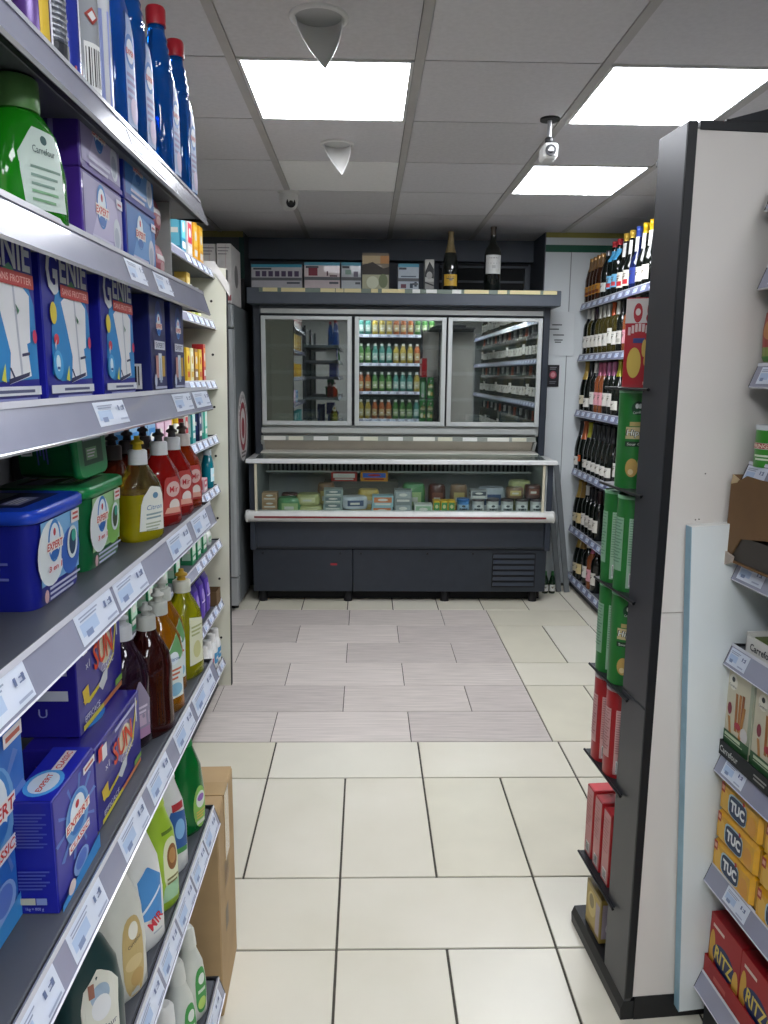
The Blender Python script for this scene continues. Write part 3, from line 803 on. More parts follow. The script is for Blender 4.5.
# top shelf
g = 'spray cans on the top left shelf'
onL('can_purple', 'purple and yellow spray can, nearest on the top left shelf', .895, 'S1', x=-.352, group=g)
onL('can_grey', 'pale grey slim spray can beside the purple one on the top shelf', .938, 'S1', x=-.352, group=g)
onL('can_blue', 'plain blue spray can with a red foot band on the top shelf', .98, 'S1', x=-.352, group=g)
onL('can_silver', 'silver spray can with bar code and hazard diamond on the top shelf', 1.046, 'S1', x=-.358, group=g)
onL('can_white', 'white and lilac spray can just before the blue bottles', 1.098, 'S1', x=-.352, group=g)
g = 'blue cleaner bottles on the top left shelf'
for k, (y, x) in enumerate(((1.165, -.356), (1.262, -.356), (1.30, -.425), (1.428, -.356), (1.56, -.356))):
    onL('blue_cleaner', ['blue cleaner bottle beside the white spray can, its cap out of the picture', 'blue cleaner bottle second from the spray cans on the front edge', 'blue cleaner bottle standing behind the front row, only its red cap showing',
        'tall blue cleaner bottle with its whole red cap showing, next to last', 'blue cleaner bottle with red cap at the very end of the top shelf'][k], y, 'S1', x=x, group=g, rz=-.12, scale=(1, 1, 1.22))
# second shelf
onL('green_jug', 'large green softener bottle with grey-green cap on the second shelf', .862, 'S2', x=-.364, scale=(.95, .88, .905), rz=-.38)
g = 'laundry tablet boxes on the second shelf'
for z, wd in ((0, 'lower'), (.0925, 'upper')):
    onL('lilac', wd + ' purple laundry box with lilac front beside the green softener bottle', 1.072, 'S2', d=.09, z=z, group=g)
    onL('bluepack', wd + ' blue laundry box between purple boxes and red pouches', 1.245, 'S2', d=.09, z=z, group=g)
onL('pouch_red', 'lower dark red refill pouch beside the blue laundry boxes', 1.375, 'S2', x=-.37, group='red refill pouches')
onL('pouch_red', 'upper dark red refill pouch lying over the other one', 1.368, 'S2', x=-.372, z=.073, group='red refill pouches')
b = MB(); b.box(-.12, .0, 0, .004, 0, .155, mat('#c6c8c6', .3, trans=.3), .001)
o = b.build('shelf_divider'); o.location = (FX - .004, 1.445, LZ['S2']); tag(o, 'clear plastic shelf divider standing beside the red pouches', 'divider')
# third shelf
g = 'blue washing powder boxes on the third shelf'
for k, y in enumerate((.765, .925, 1.108)):
    onL('genie', 'blue washing powder box with white shirt picture, ' + ['nearest and cut by the frame', 'middle of the three', 'beside the dark navy boxes'][k], y, 'S3', d=.10, group=g)
for k, y in enumerate((1.317, 1.451)):
    onL('navy', 'dark navy stain remover box ' + ['next to the washing powder boxes', 'at the end of the third shelf'][k], y, 'S3', d=.075, group='navy boxes on the third shelf')
# fourth shelf
onL('tub_blue', 'blue capsule tub with bright blue lid on the fourth shelf', .93, 'S4', x=-.432)
onL('tub_green', 'upright green capsule tub with white label between blue tub and yellow soap', 1.108, 'S4', x=-.435, group='green capsule tubs')
put('tub_green', 'green capsule tub lying on its side on top of the upright green tub', (-.47, 1.10, LZ['S4'] + .119 + .047), 0, 'green capsule tubs', rot=(0, math.radians(86), 0), scale=.70)
onL('dish_yellow', 'yellow dish soap bottle with yellow nozzle in front of the red ones', 1.262, 'S4', x=-.372, rz=-.5)
g = 'red dish soap bottles'
for k, (y, kk) in enumerate(((1.385, 'dish_red'), (1.482, 'dish_red'), (1.565, 'dish_rust'))):
    onL(kk, ['red dish soap bottle directly behind the yellow bottle', 'red dish soap bottle in the middle of the front row', 'orange-red dish soap bottle at the end of the fourth shelf'][k], y, 'S4', x=-.37, group=g, rz=-.45)
g = 'dark capped dish soap bottles in the second row'
for k, (y, x) in enumerate(((1.30, -.425), (1.40, -.43), (1.50, -.43))):
    onL('dish_brown', ['brown dish soap bottle in the back row, between green tub and yellow bottle', 'brown dish soap bottle in the back row behind the yellow bottle', 'brown dish soap bottle in the back row behind the red bottles'][k], y, 'S4', x=x, group=g)
# fifth shelf
onL('classic_bag', 'tall blue tablet box cut by the left edge, below the price labels', .755, 'S5', x=-.436)
onL('classic_bag', 'blue tablet box standing behind the tall one on the fifth shelf', .90, 'S5', x=-.56, group='second row tablet boxes')
onL('classic', 'blue dishwasher tablet box with round logo on top, before the purple boxes', .857, 'S5', d=.05, x=-.371)
onL('sun', 'lower purple dishwasher tablet box with orange lettering and yellow spoon', 1.052, 'S5', x=-.403, group='purple dishwasher tablet boxes')
onL('sun2', 'upper purple dishwasher tablet box stacked on the other one', 1.078, 'S5', x=-.433, z=.119, group='purple dishwasher tablet boxes')
g = 'tall soap bottles on the fifth shelf'
onL('soap_dark', 'dark purple soap bottle with white cap beside the purple tablet boxes', 1.20, 'S5', x=-.392, group=g, rz=-.5)
onL('soap_maroon', 'dark maroon soap bottle between the purple and amber ones', 1.252, 'S5', x=-.368, group=g, rz=-.5)
onL('soap_amber', 'nearer amber soap bottle with pale label on the fifth shelf', 1.335, 'S5', x=-.37, group=g, rz=-.55)
onL('soap_amber', 'farther amber soap bottle beside the yellow-green bottle', 1.42, 'S5', x=-.385, group=g, rz=-.5)
onL('soap_lime', 'yellow-green soap bottle with yellow nozzle at the end of the fifth shelf', 1.505, 'S5', x=-.368, group=g, rz=-.4)
# sixth shelf
g = 'cleaner bottles on the sixth shelf'
onL('cl_dark', 'dark green cleaner bottle with white label, nearest on the sixth shelf', .915, 'S6', x=-.372, group=g, rz=-.7)
onL('cl_beige', 'white cleaner bottle with long beige label on the sixth shelf', 1.035, 'S6', x=-.372, group=g, rz=-.6)
onL('cl_mir', 'white cleaner bottle with blue and red label beside the beige one', 1.14, 'S6', x=-.368, group=g, rz=-.55)
onL('cl_lime', 'lime green cleaner bottle with brown picture on the sixth shelf', 1.235, 'S6', x=-.364, group=g, rz=-.6)
onL('cl_wb', 'slim white cleaner bottle with dark blue label behind the lime one', 1.335, 'S6', x=-.37, group=g, rz=-.6)
onL('cl_green', 'dark green translucent cleaner bottle at the end of the sixth shelf', 1.465, 'S6', x=-.366, group=g, rz=-.5)
# bottom shelf
g = 'cleaner bottles on the bottom shelf'
onL('cl_blue', 'blue cleaner bottle with white cap on the bottom shelf', 1.245, 'S7', x=-.368, group=g, rz=-.6)
onL('cl_white_green', 'white and green cleaner bottle, nearer of the two on the bottom shelf', 1.345, 'S7', x=-.368, group=g, rz=-.6)
onL('cl_white_green', 'white and green cleaner bottle farthest along the bottom shelf', 1.44, 'S7', x=-.368, group=g, rz=-.6)

# carton on the floor at the shelf end
KR = mat('#b5986f', .75, noise=.1, scale=9, bump=.1)
t = thing('cardboard_carton', 'brown taped cardboard carton standing on the floor at the shelf end', 'carton', (-.47, 1.735, 0), math.radians(1.5))
b = MB(); b.box(-.13, .13, -.105, .125, 0, .53, KR, .003); b.build('body', t)
for s_ in (-1, 1):
    b = MB(); b.box(-.128, .128, .012 + s_ * .056 - .055, .012 + s_ * .056 + .055, .53, .534, KR, .001); b.build('flap', t)
b = MB(); tp = mat('#b79a70', .18, coat=.6, bump=.4, scale=60); b.box(-.128, .132, -.02, .04, .5345, .536, tp); b.box(.1305, .132, -.02, .04, .36, .536, tp); b.build('packing_tape', t)
P = Print(); P.rect(-.07, -.06, -.03, .0, '#6d5a40', 1); P.lines(-.07, .12, .0, 9, .004, '#8a7150', 1.8)
o = bpy.data.objects.new('printed_marks', P.mesh('printed_marks', lambda u, v, o_: (.1305 + o_, u + .03, .24 + v))); COL.objects.link(o); o.parent = t

# ================================================================== far left unit: the goods on it
def sbox(key, col, acc, w_, d_, h_, acc2='#e6e4dc', name='toiletry_box'):
    P = Print(); P.rect(-w_ * .42, -h_ * .1, w_ * .42, h_ * .4, acc, 1); P.rect(-w_ * .36, -h_ * .34, w_ * .36, -h_ * .18, acc2, 1); P.ell(0, h_ * .16, w_ * .24, h_ * .12, acc2, 6)
    N = Print(); N.rect(-d_ * .36, -h_ * .3, d_ * .36, h_ * .36, acc, 1); N.rect(-d_ * .28, .0, d_ * .28, h_ * .12, acc2, 1)
    box_kind(key, name, 'box', w_, d_, h_, col, P, N, c=.001)
def sbottle(key, col, cap, acc, r=.026, H=.13, ch=.03, name='toiletry_bottle', trans=0, flat=.75):
    prof = smooth([(0, r * flat * .9, r * .9, 2.5), (.005, r * flat, r, 2.5), (H * .72, r * flat, r, 2.5), (H * .9, r * .6, r * .65, 2), (H, r * .45, r * .45, 2)], 2)
    P = Print(); P.rect(-r * .8, H * .2, r * .8, H * .6, acc, 6); P.rect(-r * .6, H * .34, r * .6, H * .42, '#e9e9e4', 4)
    kind(key, name, 'bottle', [('body', MB().loft(prof, liquid(col, trans) if trans else plastic(col, .3), 20).mesh('body')),
         ('cap', MB().loft([(H - .002, r * .55, r * .55, 2), (H + ch, r * .5, r * .5, 2)], plastic(cap), 14).mesh('cap')), ('label', P.mesh('label', on_round(prof), .0008))])
def onG(key, label, y, k, x=-.745, group=None, **kw):
    return put(key, label, (x, y, G2Z[k]), 0, group, **kw)
sbox('g2_teal', '#2a8fb0', '#6cc0d6', .07, .06, .16); sbox('g2_white', '#d9d6d2', '#cf3a4a', .08, .06, .155); sbox('g2_orange', '#e0a01c', '#e8bb4a', .07, .06, .165, '#d9d6d2')
onG('g2_teal', 'teal box on the highest shelf of the far left unit', 3.17, 0, group='boxes on the far top shelf')
onG('g2_white', 'white and red box between teal and orange boxes on the far top shelf', 3.28, 0, group='boxes on the far top shelf')
onG('g2_orange', 'nearer orange box on the far top shelf', 3.39, 0, group='boxes on the far top shelf')
onG('g2_orange', 'farther orange box on the far top shelf, closest to the cream panel', 3.50, 0, group='boxes on the far top shelf')
sbox('g2_yellow', '#c9a445', '#d9c078', .06, .05, .17); sbottle('g2_lotion', '#c7cf5a', '#e4e4de', '#dfe3b0', .03, .10, .035)
onG('g2_yellow', 'tall yellow box beside white capped lotions on the second far shelf', 3.25, 1, group='second far shelf')
onG('g2_lotion', 'nearer yellow-green lotion with white cap on the second far shelf', 3.36, 1, group='second far shelf')
onG('g2_lotion', 'farther yellow-green lotion with white cap beside the cream panel', 3.48, 1, group='second far shelf')
sbox('g2_cream', '#ddd7a8', '#e9e4c9', .055, .05, .14, '#c9a23a'); sbox('g2_brown', '#8a5a1e', '#d9a92c', .06, .05, .14); sbox('g2_gold', '#d9ad1e', '#e6c84a', .06, .05, .14, '#c05a2a'); sbox('g2_red', '#b3262c', '#d9823a', .045, .05, .165)
for k, (kk, y, l) in enumerate((('g2_gold', 3.20, 'first yellow hair colour box on the third far shelf'), ('g2_cream', 3.27, 'cream box between yellow boxes on the third far shelf'), ('g2_brown', 3.35, 'brown and yellow box on the third far shelf'), ('g2_gold', 3.43, 'yellow box beside the slim red box on the third far shelf'), ('g2_red', 3.52, 'slim red box at the end of the third far shelf'))):
    onG(kk, l, y, 2, group='third far shelf')
sbox('g2_blue', '#8fb9dd', '#3f86c4', .09, .05, .12); sbox('g2_pink', '#d9a9c2', '#e3c4d4', .10, .05, .13); sbottle('g2_ybot', '#dcdcd0', '#d9b32a', '#e0c84a', .03, .10, .03); sbox('g2_rw', '#dedcd6', '#b3323a', .05, .05, .13); sbox('g2_tl', '#2f9fa0', '#bfe0dc', .055, .05, .135); sbox('g2_nv', '#1c2448', '#2c3a70', .055, .05, .135); sbox('g2_mint', '#4fbfa6', '#c9ece2', .05, .05, .14)
for kk, y, l in (('g2_blue', 2.42, 'pale blue box, nearest on the fourth far shelf'), ('g2_blue', 2.52, 'pale blue box, second on the fourth far shelf'), ('g2_blue', 2.62, 'pale blue box next to the pink boxes on the fourth far shelf'),
                 ('g2_pink', 2.73, 'nearer pink box on the fourth far shelf'), ('g2_pink', 2.84, 'farther pink box beside the yellow capped bottle'), ('g2_ybot', 2.94, 'white bottle with yellow cap on the fourth far shelf'), ('g2_ybot', 3.03, 'second white bottle with yellow cap, beside the red and white box'),
                 ('g2_rw', 3.13, 'white and red box on the fourth far shelf'), ('g2_tl', 3.26, 'teal box before the navy one on the fourth far shelf'), ('g2_nv', 3.39, 'navy box between teal and mint boxes'), ('g2_mint', 3.51, 'mint green box at the end of the fourth far shelf')):
    onG(kk, l, y, 3, group='fourth far shelf')
sbottle('g2_mouth', '#0f7f92', '#c9d6da', '#bfe3ea', .036, .155, .025, 'mouthwash_bottle', .3)
onG('g2_mouth', 'teal mouthwash bottle beside the cream end panel', 3.585, 4, x=-.735)
sbox('g2_pinkpk', '#d6b4bc', '#b94a5a', .07, .05, .06)
onG('g2_pinkpk', 'small pink and white pack before the mouthwash bottle', 3.46, 4)
sbox('g2_grn', '#2c8a5a', '#bfe0c8', .07, .05, .1)
for k, y in enumerate((3.18, 3.28, 3.40)):
    onG('g2_grn', ORD[k] + ' green box from the near end on the sixth far shelf', y, 5, group='sixth far shelf')
sbottle('g2_wht', '#d5d8d2', '#e6e6e2', '#9fbfa0', .03, .07, .025)
onG('g2_wht', 'small white bottle at the end of the sixth far shelf', 3.55, 5, group='sixth far shelf')
def purple_pack():
    P = Print(); P.rect(-.035, .02, .035, .17, '#5a3fa8', 4); P.ell(.0, .12, .022, .03, '#a48fd6', 8); P.ell(.01, .06, .02, .02, '#8a70c4', 8); P.rect(-.03, .09, .03, .098, '#d6cfe8', 3)
    rows_ = [(0, .012, .04, 3), (.02, .026, .044, 3), (.1, .028, .044, 3), (.17, .018, .043, 3), (.19, .003, .043, 3)]
    kind('g2_purple', 'laundry_pouch', 'pouch', [('body', MB().loft(smooth(rows_, 2), mat('#3c2a86', .28, coat=.4, noise=.15, scale=40), 24).mesh('body')), ('front_print', P.mesh('front_print', on_round(rows_), .0012))])
purple_pack()
for k, y in enumerate((3.20, 3.31, 3.42)):
    onG('g2_purple', ORD[k] + ' purple pouch from the near end on the seventh far shelf', y, 6, x=-.74, group='seventh far shelf')
b = MB(); kb = mat('#6b5236', .8, noise=.1)
b.box(-.05, .05, -.05, .05, 0, .003, kb); b.box(.047, .05, -.05, .05, 0, .07, kb); b.box(-.05, -.047, -.05, .05, 0, .07, kb); b.box(-.047, .047, -.05, -.047, 0, .07, kb); b.box(-.047, .047, .047, .05, 0, .07, kb)
o = b.build('open_carton'); o.location = (-.75, 3.575, G2Z[6]); tag(o, 'small open brown carton beside the purple pouches', 'carton')
sbottle('g2_mag', '#dcdddc', '#e8e8e6', '#a8325c', .038, .13, .035); sbottle('g2_blu', '#dcdddc', '#e8e8e6', '#2c86b8', .038, .13, .035)
for k, (kk, y) in enumerate((('g2_mag', 3.36), ('g2_mag', 3.45), ('g2_blu', 3.54), ('g2_blu', 3.62))):
    onG(kk, ['white bottle with magenta label, nearest on the lowest far shelf', 'second white bottle with magenta label on the lowest far shelf', 'white bottle with blue label on the lowest far shelf', 'white bottle with blue label touching the cream panel'][k], y, 7, x=-.735, group='lowest far shelf')
# the nearer stretch of the same shelves, mostly hidden behind the near unit
FILL = [('g2_white', 'white and red box'), ('g2_yellow', 'tall yellow box'), ('g2_gold', 'yellow box'), None, ('g2_tl', 'teal box'), ('g2_grn', 'green box'), ('g2_purple', 'purple pouch'), ('g2_mag', 'white bottle with magenta label')]
SHF = ['highest', 'second', 'third', 'fourth', 'fifth', 'sixth', 'seventh', 'lowest']
for k, fk in enumerate(FILL):
    if fk:
        for q in range(6):
            onG(fk[0], '%s %s from the entrance on the %s far shelf' % (ORD[q], fk[1], SHF[k]), 1.95 + .19 * q, k, group='goods on the %s far shelf nearer the entrance' % SHF[k])
# sheet of paper over the panel top and white cartons on the upright cooler behind
b = MB(); pm = mat('#dedbd6', .5, noise=.04)
for s0, s1 in (((-.16, 0, .03), (-.02, -.004, .025)), ((-.02, -.004, .025), (.045, -.006, -.075))):
    b.add([(s0[0], 0, s0[2]), (s1[0], 0, s1[2]), (s1[0], 0, s1[2] - .055), (s0[0], 0, s0[2] - .05)], [(0, 1, 2, 3)], pm)
    b.add([(s0[0], .002, s0[2]), (s1[0], .002, s1[2]), (s1[0], .002, s1[2] - .055), (s0[0], .002, s0[2] - .05)], [(0, 3, 2, 1)], pm)
P = Print(); P.ell(-.09, .004, .016, .008, '#b06a70', 8); P.ell(-.09, .006, .012, .006, '#dedbd6', 8)
for vs, fs, c, _ in P.L: b.add([(u, -.001 if c[1] == 'b' else -.0014, v) for u, v in vs], fs, ink(c))
o = b.build('paper_sheet'); o.location = (-.67, G2END + .001, 2.01); tag(o, 'white paper sheet hanging over the top of the cream panel', 'paper')

# ================================================================== upright cooler behind the cream panel
t = thing('upright_cooler', 'tall grey upright cooler with a round sticker on its side', 'cooler', (-1.145, 5.17, 0))
b = MB(); b.box(-.33, .33, -.26, .33, .05, 1.955, mat('#5d6264', .4, noise=.08, scale=5), .006); b.build('body', t)
b = MB(); dm = mat('#a2a6a7', .35, metal=.3, noise=.06)
b.prism([(-.33, -.34), (.31, -.34), (.325, -.33), (.33, -.31), (.33, -.265), (-.33, -.265)], 'z', .245, 1.80, dm); dr = b.build('door', t)
b = MB(); b.box(-.33, .328, -.335, -.265, 1.81, 1.95, dm, .006); b.build('top_fascia', t)
b = MB(); b.box(-.33, .328, -.335, -.265, .05, .235, dm, .006); b.build('kick_panel', t)
for x in (-.28, .28):
    for y in (-.2, .28):
        b = MB(); b.cyl((x, y, 0), .025, .05, mat('#141414', .6)); b.build('foot', t)
P = Print(); P.ell(0, 0, .2, .23, '#c9c5c2', 16); P.ell(0, 0, .14, .16, '#8c2734', 16); P.ell(0, .0, .10, .12, '#d3cdca', 16); P.ell(.0, -.01, .06, .07, '#8c2734', 12)
for k in range(10):
    a = math.pi * (.15 + .7 * k / 9); P.rect(.17 * math.cos(a) - .008, .195 * math.sin(a) - .012, .17 * math.cos(a) + .008, .195 * math.sin(a) + .012, '#4a4246', 1)
P.lines(-.09, -.165, .09, 2, .012, '#6a5a5e')
o = bpy.data.objects.new('round_sticker', P.mesh('round_sticker', lambda u, v, o_: (.3305 + o_, u - .02, 1.19 + v))); COL.objects.link(o); o.parent = t
def carton_white(key, W, D, H):
    P = Print(); P.rect(W * .1, -H * .48, W * .12, H * .48, '#b9868a', 1); P.lines(-W * .42, H * .44, W * .4, 3, .006, '#8a8688', 3); P.rect(W * .2, -H * .46, W * .45, -H * .36, '#a05a60', 1); P.rect(-W * .4, -H * .46, -W * .1, -H * .4, '#9a8f8f', 1)
    F = Print(); F.ell(0, 0, D * .2, H * .2, '#6e6a68', 8)
    box_kind(key, 'white_carton', 'carton', W, D, H, '#d6d2cf', P, None, None, F)
carton_white('wc1', .085, .35, .345); carton_white('wc2', .10, .30, .345)
put('wc1', 'tall white carton on the cooler, nearest its right edge', (-.858, 5.03, 1.956), -math.pi / 2, 'white cartons on the cooler')
put('wc2', 'white carton on the cooler, left of the tall one', (-.96, 5.02, 1.956), -math.pi / 2, 'white cartons on the cooler')

# ================================================================== combination freezer
t = thing('combination_freezer', 'dark grey combination freezer with three glass doors over a glass fronted chest', 'freezer', (.237, 5.5, 0))
DK = metal_paint('#343a44', .38); DK2 = metal_paint('#2b313a', .4); SIL = mat('#b4b7b4', .35, metal=.3, noise=.05); WHT = plastic('#d5d6d2', .3)
def fz(name, b, parent=None): return b.build(name, parent or t, world=True)
XL, XR = -.757, 1.232
fz('base_panel', MB().box(XL, -.086, 5.085, 5.9, .078, .372, DK2, .003)); rp = fz('base_panel', MB().box(-.082, XR, 5.085, 5.9, .078, .372, DK2, .003))
for x in (-.69, -.17, -.03, .42, .73): fz('panel_knob', MB().cyl((x, 5.077, .345), .008, .01, mat('#17191c', .5), 'y', 10))
fz('warning_sticker', MB().box(-.235, -.19, 5.082, 5.086, .262, .276, ink('#9a2a36')))
gv = fz('vent_grille', MB().box(.862, 1.158, 5.079, 5.086, .112, .35, mat('#1b1e22', .7)))
for k in range(6):
    z = .122 + k * .039
    fz('vent_slat', MB().prism([(5.070, z), (5.076, z + .022), (5.083, z + .024), (5.083, z - .002)], 'x', .87, 1.15, DK), gv)
for x in (-.70, -.117, .55, 1.16): fz('foot', MB().cyl((x, 5.14, 0), .03, .08, mat('#15161a', .6), r2=.022))
fz('plinth_shade', MB().box(XL + .02, XR - .02, 5.17, 5.85, .006, .078, mat('#0e0f11', .8)))  # near-black block: plinth plus the shadow under the freezer, put in as colour
fz('chest_front', MB().prism([(5.075, .378), (5.058, .40), (5.058, .575), (5.2, .575), (5.2, .378)], 'x', XL - .01, XR + .006, DK))
bp_ = fz('bumper', MB().prism([(5.06, .575), (5.02, .572), (4.985, .582), (4.972, .60), (4.972, .625), (4.985, .643), (5.02, .65), (5.06, .648)], 'x', XL - .02, XR + .012, WHT, True))
fz('red_stripe', MB().box(XL + .03, XR - .04, 4.969, 4.975, .606, .618, ink('#7a1c22')), bp_)
for x in (XL - .02, XR + .012): fz('end_cap', MB().loft([(.576, .01, .035, 2, x, 5.018), (.59, .016, .045, 2, x, 5.018), (.612, .02, .048, 2, x, 5.018), (.634, .016, .045, 2, x, 5.018), (.648, .01, .035, 2, x, 5.018)], WHT, 18), bp_)
fz('side_wall', MB().box(XL - .006, XL + .03, 5.02, 5.9, .38, .965, DK, .004)); fz('side_wall', MB().box(XR - .032, XR + .006, 5.02, 5.9, .38, .965, DK, .004))
for x in (-.716, 1.172): fz('corner_post', MB().box(x - .008, x + .008, 4.998, 5.016, .648, .965, plastic('#cfc9b2', .4)))
INN = mat('#c3c8c7', .5, noise=.06)
fz('chest_liner', MB().box(-.725, 1.198, 5.03, 5.75, .575, .60, INN).box(-.725, 1.198, 5.72, 5.75, .6, .97, INN).box(-.727, -.72, 5.03, 5.72, .6, .96, INN).box(1.193, 1.2, 5.03, 5.72, .6, .96, INN))
fg = fz('front_glass', MB().box(-.708, 1.164, 5.004, 5.010, .645, .966, glass_mat('glass_chest', '#f4f8f7', .0, haze=.004, edge=.35)))
ag = fz('air_grille', MB().box(-.70, 1.17, 5.50, 5.56, .835, .91, mat('#8f9492', .5)))
gm = MB()
for k in range(60): gm.box(-.69 + k * .031, -.69 + k * .031 + .014, 5.494, 5.501, .85, .905, mat('#1d2022', .6))
o = fz('grille_slots', gm, ag); o['kind'] = 'stuff'
fz('inner_rail', MB().cyl((-.70, 5.40, .86), .007, 1.87, mat('#dfe1e0', .3), 'x', 10)); fz('top_glass', MB().prism([(5.04, .984), (5.36, 1.004), (5.36, 1.010), (5.04, .990)], 'x', -.72, 1.19, glass_mat('glass_top', '#eef2f1', .06, haze=.03)))
fz('counter_edge', MB().box(XL - .022, XR + .022, 4.985, 5.045, .962, .99, mat('#dfe1e0', .25), .004)); fz('counter_back', MB().prism([(5.26, .9995), (5.40, 1.008), (5.40, 1.016), (5.26, 1.008)], 'x', -.715, 1.185, mat('#cfcdc4', .3, metal=.2))); fz('counter_side', MB().box(XL - .02, XL + .04, 5.045, 5.8, .962, .988, SIL, .003)); fz('counter_side', MB().box(XR - .04, XR + .02, 5.045, 5.8, .962, .988, SIL, .003))
# upper cabinet
fz('side_panel', MB().box(XL - .005, XL + .045, 5.335, 5.95, .98, 2.0, DK2, .004)); fz('side_panel', MB().box(XR - .033, XR + .012, 5.335, 5.95, .98, 2.0, DK2, .004))
fz('back_panel', MB().box(XL, XR, 5.9, 5.95, .98, 2.0, mat('#6a7070', .6)))
fz('cabinet_floor', MB().box(XL + .045, XR - .033, 5.36, 5.9, 1.12, 1.185, SIL)); fz('cabinet_ceiling', MB().box(XL + .045, XR - .033, 5.36, 5.9, 1.915, 1.99, mat('#4a4f50', .6)))
fz('fascia', MB().box(XL + .04, XR - .03, 5.335, 5.37, 1.93, 1.985, mat('#565b60', .45, metal=.2))); fz('fascia_light_strip', MB().box(XL + .05, XR - .04, 5.325, 5.336, 1.935, 1.965, SIL))
fz('door_sill', MB().box(-.715, 1.175, 5.315, 5.37, 1.135, 1.172, SIL, .003)); 
lb = fz('label_strip', MB().box(-.715, 1.175, 5.310, 5.33, 1.085, 1.118, mat('#8c9088', .5)))
for k in range(11):
    a = -.70 + k * .171
    fz('price_tag', MB().box(a, a + (.10 if k % 3 else .15), 5.306, 5.311, 1.088, 1.114, ink(['#d9d8cf', '#cfcdb9', '#dcdcd8'][k % 3])), lb)
fz('sloped_panel', MB().prism([(5.335, 1.083), (5.40, 1.005), (5.44, 1.005), (5.44, 1.083)], 'x', -.70, 1.16, mat('#b5aea2', .3, metal=.35, noise=.08)))
for x in (-.72, 1.165): fz('bracket', MB().prism([(5.31, 1.085), (5.40, .985), (5.42, .985), (5.42, 1.085)], 'x', x, x + .02, SIL))
cn = fz('canopy', MB().box(XL - .025, 1.282, 5.215, 5.94, 1.988, 2.088, metal_paint('#4a515b', .45), .004))
ls = fz('label_strip', MB().box(-.70, 1.24, 5.209, 5.216, 2.06, 2.086, mat('#6f7d72', .4)), cn)
xs = [(-.675, -.58), (-.555, -.40), (-.30, -.205), (-.20, -.15), (-.145, -.035), (.03, .075), (.10, .25), (.30, .35), (.39, .46), (.56, .62), (.64, .80), (.86, .92), (.94, 1.14), (1.16, 1.25)]
for k, (a, c) in enumerate(xs):
    fz('price_tag', MB().box(a, c, 5.205, 5.210, 2.062, 2.086, ink('#d8cc9a' if k not in (7, 8, 9) else '#dadcd8')), cn)
DG = glass_mat('glass_door', '#c6d2ce', .29, haze=.03)
FR = mat('#c6cac9', .3, metal=.25, noise=.04)
for a, c in ((-.708, -.098), (-.078, .540), (.552, 1.192)):
    f_ = MB(); z0, z1, y0, y1 = 1.188, 1.918, 5.318, 5.342; w_ = .03
    f_.box(a, a + w_, y0, y1, z0, z1, FR, .003).box(c - w_, c, y0, y1, z0, z1, FR, .003).box(a + w_, c - w_, y0, y1, z0, z0 + w_, FR, .003).box(a + w_, c - w_, y0, y1, z1 - w_ * .8, z1, FR, .003)
    d_ = fz('glass_door', f_)
    fz('pane', MB().box(a + w_ * .9, c - w_ * .9, 5.326, 5.331, z0 + w_ * .9, z1 - w_ * .7, DG), d_)
    fz('gasket', MB().box(a + .01, a + .022, 5.342, 5.35, z0 + .01, z1 - .01, mat('#14161a', .6)), d_)
for z in (1.36, 1.54, 1.72):
    s_ = fz('wire_shelf', MB().box(-.70, 1.18, 5.47, 5.88, z, z + .008, mat('#7c8383', .5, metal=.4)))
    fz('shelf_lip', MB().box(-.70, 1.18, 5.462, 5.472, z - .006, z + .02, mat('#a9b2b2', .4, metal=.4)), s_)
for x in (-.088, .546): fz('mullion', MB().box(x - .008, x + .008, 5.345, 5.37, 1.19, 1.915, mat('#1a1c20', .6)))
# frozen packs on the bottom of the glass door cabinet
sbox('fz_white', '#b9c2c2', '#9aa8b0', .16, .12, .07, name='frozen_food_box'); sbox('fz_blue', '#7f95ad', '#c4ccd2', .14, .12, .10, name='frozen_food_box')
for k, (kk, x) in enumerate((('fz_white', -.58), ('fz_blue', -.39), ('fz_white', -.21), ('fz_white', .1), ('fz_blue', .3), ('fz_white', .8), ('fz_blue', 1.02))):
    put(kk, ORD[k] + ' frozen box from the left, low behind the glass doors', (x, 5.55, 1.187), -math.pi / 2, 'frozen boxes behind the glass doors')

# ---- goods in the glass fronted chest
def flat_bag(key, col, acc, W, D, H, name='frozen_food_bag'):
    b_ = MB(); rows_ = []
    n = 6
    for k in range(n + 1):
        a = math.pi * k / n
        s_ = max(.12, math.sin(a) ** .5)
        rows_.append((H / 2 - H / 2 * math.cos(a), D / 2 * (.75 + .25 * s_), W / 2 * (.8 + .2 * s_), 3))
    b_.loft(rows_, mat(col, .3, coat=.4, noise=.2, scale=22, bump=.5), 22)
    P_ = Print(); P_.rect(-W * .3, H * .3, W * .3, H * .75, acc, 6); P_.rect(-W * .2, H * .42, W * .15, H * .58, '#d9d9cf', 4)
    kind(key, name, 'bag', [('body', b_.mesh('body')), ('front_print', P_.mesh('front_print', on_round(rows_), .001))])
def tubk(key, col, lid, acc):
    r, H = .042, .12
    prof = [(0, r * .88, r * .88, 2), (.004, r * .9, r * .9, 2), (H, r, r, 2)]
    P_ = Print(); P_.rect(-.05, .025, .05, .085, acc, 8); P_.rect(-.03, .045, .03, .06, '#4a5256', 6); P_.ell(.0, .075, .012, .008, '#5a6266', 6)
    kind(key, 'ice_cream_tub', 'tub', [('body', MB().loft(prof, board(col), 24).mesh('body')), ('lid', MB().loft([(H - .012, r * 1.05, r * 1.05, 2), (H, r * 1.05, r * 1.05, 2), (H + .003, r, r, 2)], plastic(lid), 24).mesh('lid')), ('label', P_.mesh('label', on_round(prof), .0008))])
RZF = -math.pi / 2
